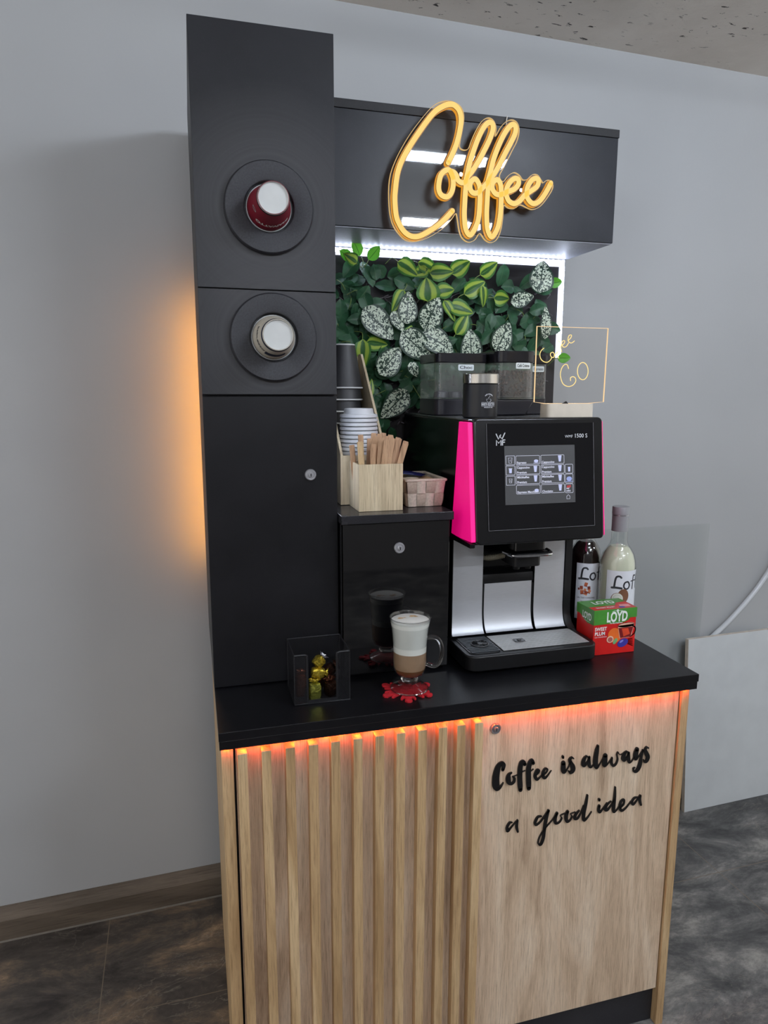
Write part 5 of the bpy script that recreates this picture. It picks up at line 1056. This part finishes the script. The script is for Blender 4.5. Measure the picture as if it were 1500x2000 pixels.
for xa, xb in ((NX0, W1), (W2, NX1)): panel('front_mesh', [(xa, NY0, NZ0), (xb, NY0, NZ0), (xb, NY0, NZ1-0.002), (xa, NY0, NZ1-0.002)], [(xa, 0), (xb, 0), (xb, NZ1-NZ0), (xa, NZ1-NZ0)])
MB().box(NX0, NX1, NY0, NY1, NZ0-0.0008, NZ0+0.0006).build('base_sheet', wire, nb, 0)
MB().box(W1, W2, NY0-0.0006, NY0+0.0006, NZ0, NZ0+0.0085).build('front_lip', wire, nb, 0)
w_ = MB(); r_ = 0.0016
w_.tube([(NX0, NY0, NZ1), (NX0, NY1, NZ1), (NX1, NY1, NZ1), (NX1, NY0, NZ1)], r_, 8)
w_.tube([(NX0, NY0, NZ0), (NX0, NY1, NZ0), (NX1, NY1, NZ0), (NX1, NY0, NZ0)], r_, 8, True)
w_.tube(smooth_path([(NX0, NY0, NZ1), (W1-0.006, NY0, NZ1), (W1-0.001, NY0, NZ1-0.002), (W1+0.001, NY0, NZ1-0.008), (W1+0.001, NY0, 1.0), (W1+0.001, NY0, NZ0+0.008)], 4), 0.0024, 8)
w_.tube(smooth_path([(NX1, NY0, NZ1), (W2+0.006, NY0, NZ1), (W2+0.001, NY0, NZ1-0.002), (W2-0.001, NY0, NZ1-0.008), (W2-0.001, NY0, 1.0), (W2-0.001, NY0, NZ0+0.008)], 4), 0.0024, 8)
for x, y in ((NX0, NY0), (NX1, NY0), (NX0, NY1), (NX1, NY1)): w_.tube([(x, y, NZ0), (x, y, NZ1)], 0.0013, 8)
w_.build('wire_rim', wire, nb)

def foil(name, rgb, rough=0.22):
    t = NT(name); v = t.coord(); f = t.noise(v, 70, 3, 0.6, 0.8); c = lin(rgb)
    t.base(t.ramp(f, [(0.3, tuple(x*0.55 for x in c[:3])+(1,)), (0.7, c)])); t.b.inputs['Metallic'].default_value = 0.85; t.rough(rough); t.bump(f, 0.7, 0.004); return t.m
gold, silver, bronze, dark_br = foil('foil_gold', (222, 196, 70)), foil('foil_silver', (196, 196, 206)), foil('foil_bronze', (120, 72, 52)), foil('foil_dark', (74, 50, 40))
lime = foil('foil_lime_gold', (186, 188, 84))
def sweet(label, loc, size, mat, tail_mat, rot, seed):
    rr_ = random.Random(seed); t = thing('wrapped_sweet', label, 'sweet', loc, 'sweets in the mesh box'); t['_o'] = (0, 0, 0); t.rotation_euler = rot
    a, b, c = [q*1.13 for q in size]; bm_ = MB(); n, m = 8, 16; V = []
    for i in range(n+1):
        for j in range(m):
            th = PI*i/n; ph = 2*PI*j/m
            sx, sy, sz = math.sin(th)*math.cos(ph), math.sin(th)*math.sin(ph), math.cos(th)
            q = (abs(sx)**5+abs(sy)**5+abs(sz)**5)**(-0.2)*(1+0.06*rr_.uniform(-1, 1)*math.sin(th))
            V.append((a*sx*q, b*sy*q, c*sz*q))
    bm_.add(V, [(i*m+j, i*m+(j+1) % m, (i+1)*m+(j+1) % m, (i+1)*m+j) for i in range(n) for j in range(m)]).build('sweet_body', mat, t, 25)
    for sgn in (1,):
        fan = MB(); V = [(0, 0, sgn*c*0.8)]; k_ = 14
        for j in range(k_): ph = 2*PI*j/k_; V.append((0.35*a*math.cos(ph), 0.35*b*math.sin(ph), sgn*(c*1.05)))
        for j in range(k_): ph = 2*PI*j/k_; q = 1.0+0.35*(-1)**j; V.append((a*0.95*q*math.cos(ph), b*0.8*q*math.sin(ph), sgn*(c*1.05+a*0.55+rr_.uniform(-.0015, .0015))))
        F = [(0, 1+j, 1+(j+1) % k_) for j in range(k_)]+[(1+j, 1+k_+j, 1+k_+(j+1) % k_, 1+(j+1) % k_) for j in range(k_)]
        fan.add(V, F).build('twisted_end', tail_mat, t, 20, 0, 2, 0.0003)
    return t
sweet('upright gold foil sweet standing at the front of the mesh box', (0.2035, -0.600, 0.9735), (0.0115, 0.009, 0.0165), lime, gold, (0.05, 0.03, 0.2), 1)
sweet('gold foil sweet lying across the middle of the pile', (0.213, -0.590, 1.0085), (0.0095, 0.009, 0.0130), gold, gold, (0.2, 1.75, 0.2), 2)
sweet('gold and silver sweet on top of the pile', (0.217, -0.580, 1.0290), (0.0095, 0.009, 0.0105), gold, silver, (-0.1, 0.9, 0.3), 3)
sweet('dark brown foil sweet standing at the front right of the pile', (0.2385, -0.598, 0.9745), (0.0115, 0.010, 0.0160), dark_br, bronze, (0.1, -0.15, 0.5), 4)
sweet('dark brown sweet lying high on the right side of the pile', (0.236, -0.580, 1.0060), (0.0105, 0.010, 0.0150), dark_br, dark_br, (0.4, 0.9, 0.4), 5)
sweet('bronze foil sweet behind the left mesh post', (0.1755, -0.590, 0.9850), (0.0095, 0.009, 0.0240), bronze, bronze, (0.1, 0.05, 0.1), 6)
sweet('copper striped sweet tucked between the gold ones and the right post', (0.220, -0.568, 0.9790), (0.0095, 0.009, 0.0150), bronze, gold, (0.2, 0.2, 0.8), 7)

# ================================================================ AGAINST THE WALL ON THE RIGHT
def lean(mb, zref, slope):      # shear the top towards the wall
    return mb
wb_mat = plain('white_melamine', (203, 208, 210), 0.5, var=0.03, scale=12); wb_edge = plain('melamine_edge', (206, 198, 186), 0.7, var=0.08)
bx0, bx1, H = 1.744, 2.158, 0.682
M_ = Matrix.Translation((bx0, wy(bx0)-0.105, 0.0008)) @ Matrix.Rotation(YAW, 4, 'Z') @ Matrix.Rotation(math.radians(-4.2), 4, 'X')
wbd = thing('white_board', 'white melamine board standing on the floor and leaning on the wall', 'board', (bx0, wy(bx0)-0.105, 0.0008))
MB().box(0, bx1-bx0, 0.001, 0.0175, 0, H).moved(M_).build('panel', wb_mat, wbd, 0)
ebm = MB(); ebm.box(-0.0006, bx1-bx0+0.0006, 0.0012, 0.0173, H, H+0.0008); ebm.box(-0.0008, -0.0002, 0.0012, 0.0173, 0, H); ebm.moved(M_).build('cut_edge', wb_edge, wbd, 0)
# clear plastic sheet behind it
px0, px1 = 1.12, 1.828
sh = MB().prism([(px0, 0.0), (px1-0.03, 0.0), (px1, 1.113), (px0, 1.121)], lambda a, b, h: (a, h, b), 0.0, 0.003)
ang = math.radians(-1.2)
M2 = Matrix.Translation((0, 0.097-0.043, 0.001)) @ Matrix.Rotation(YAW, 4, 'Z') @ Matrix.Rotation(ang, 4, 'X')
solo(recentre(sh.moved(M2).build('plastic_sheet', clear('grey_film', (0.945, 0.955, 0.955, 1), 0.15, 1.3, 0.5), None, 0), (1.5, 0.12, 0.0)), 'clear greyish plastic sheet leaning on the wall behind the white board', 'plastic sheet')
pipe = smooth_path([(1.842, wy(1.84)-0.022, 0.640), (1.892, wy(1.892)-0.022, 0.675), (1.978, wy(1.978)-0.022, 0.743), (2.085, wy(2.085)-0.022, 0.85), (2.16, wy(2.16)-0.022, 0.96), (2.25, wy(2.25)-0.022, 1.12), (2.36, wy(2.36)-0.022, 1.40)], 6)
solo(recentre(MB().tube(pipe, 0.0095, 14).build('plastic_hose', plain('white_hose', (206, 210, 214), 0.2, var=0.01), None), (1.842, 0.15, 0.64)), 'white plastic hose curving up the wall behind the white board', 'hose')

for o in bpy.data.objects:
    if '_o' in o: del o['_o']
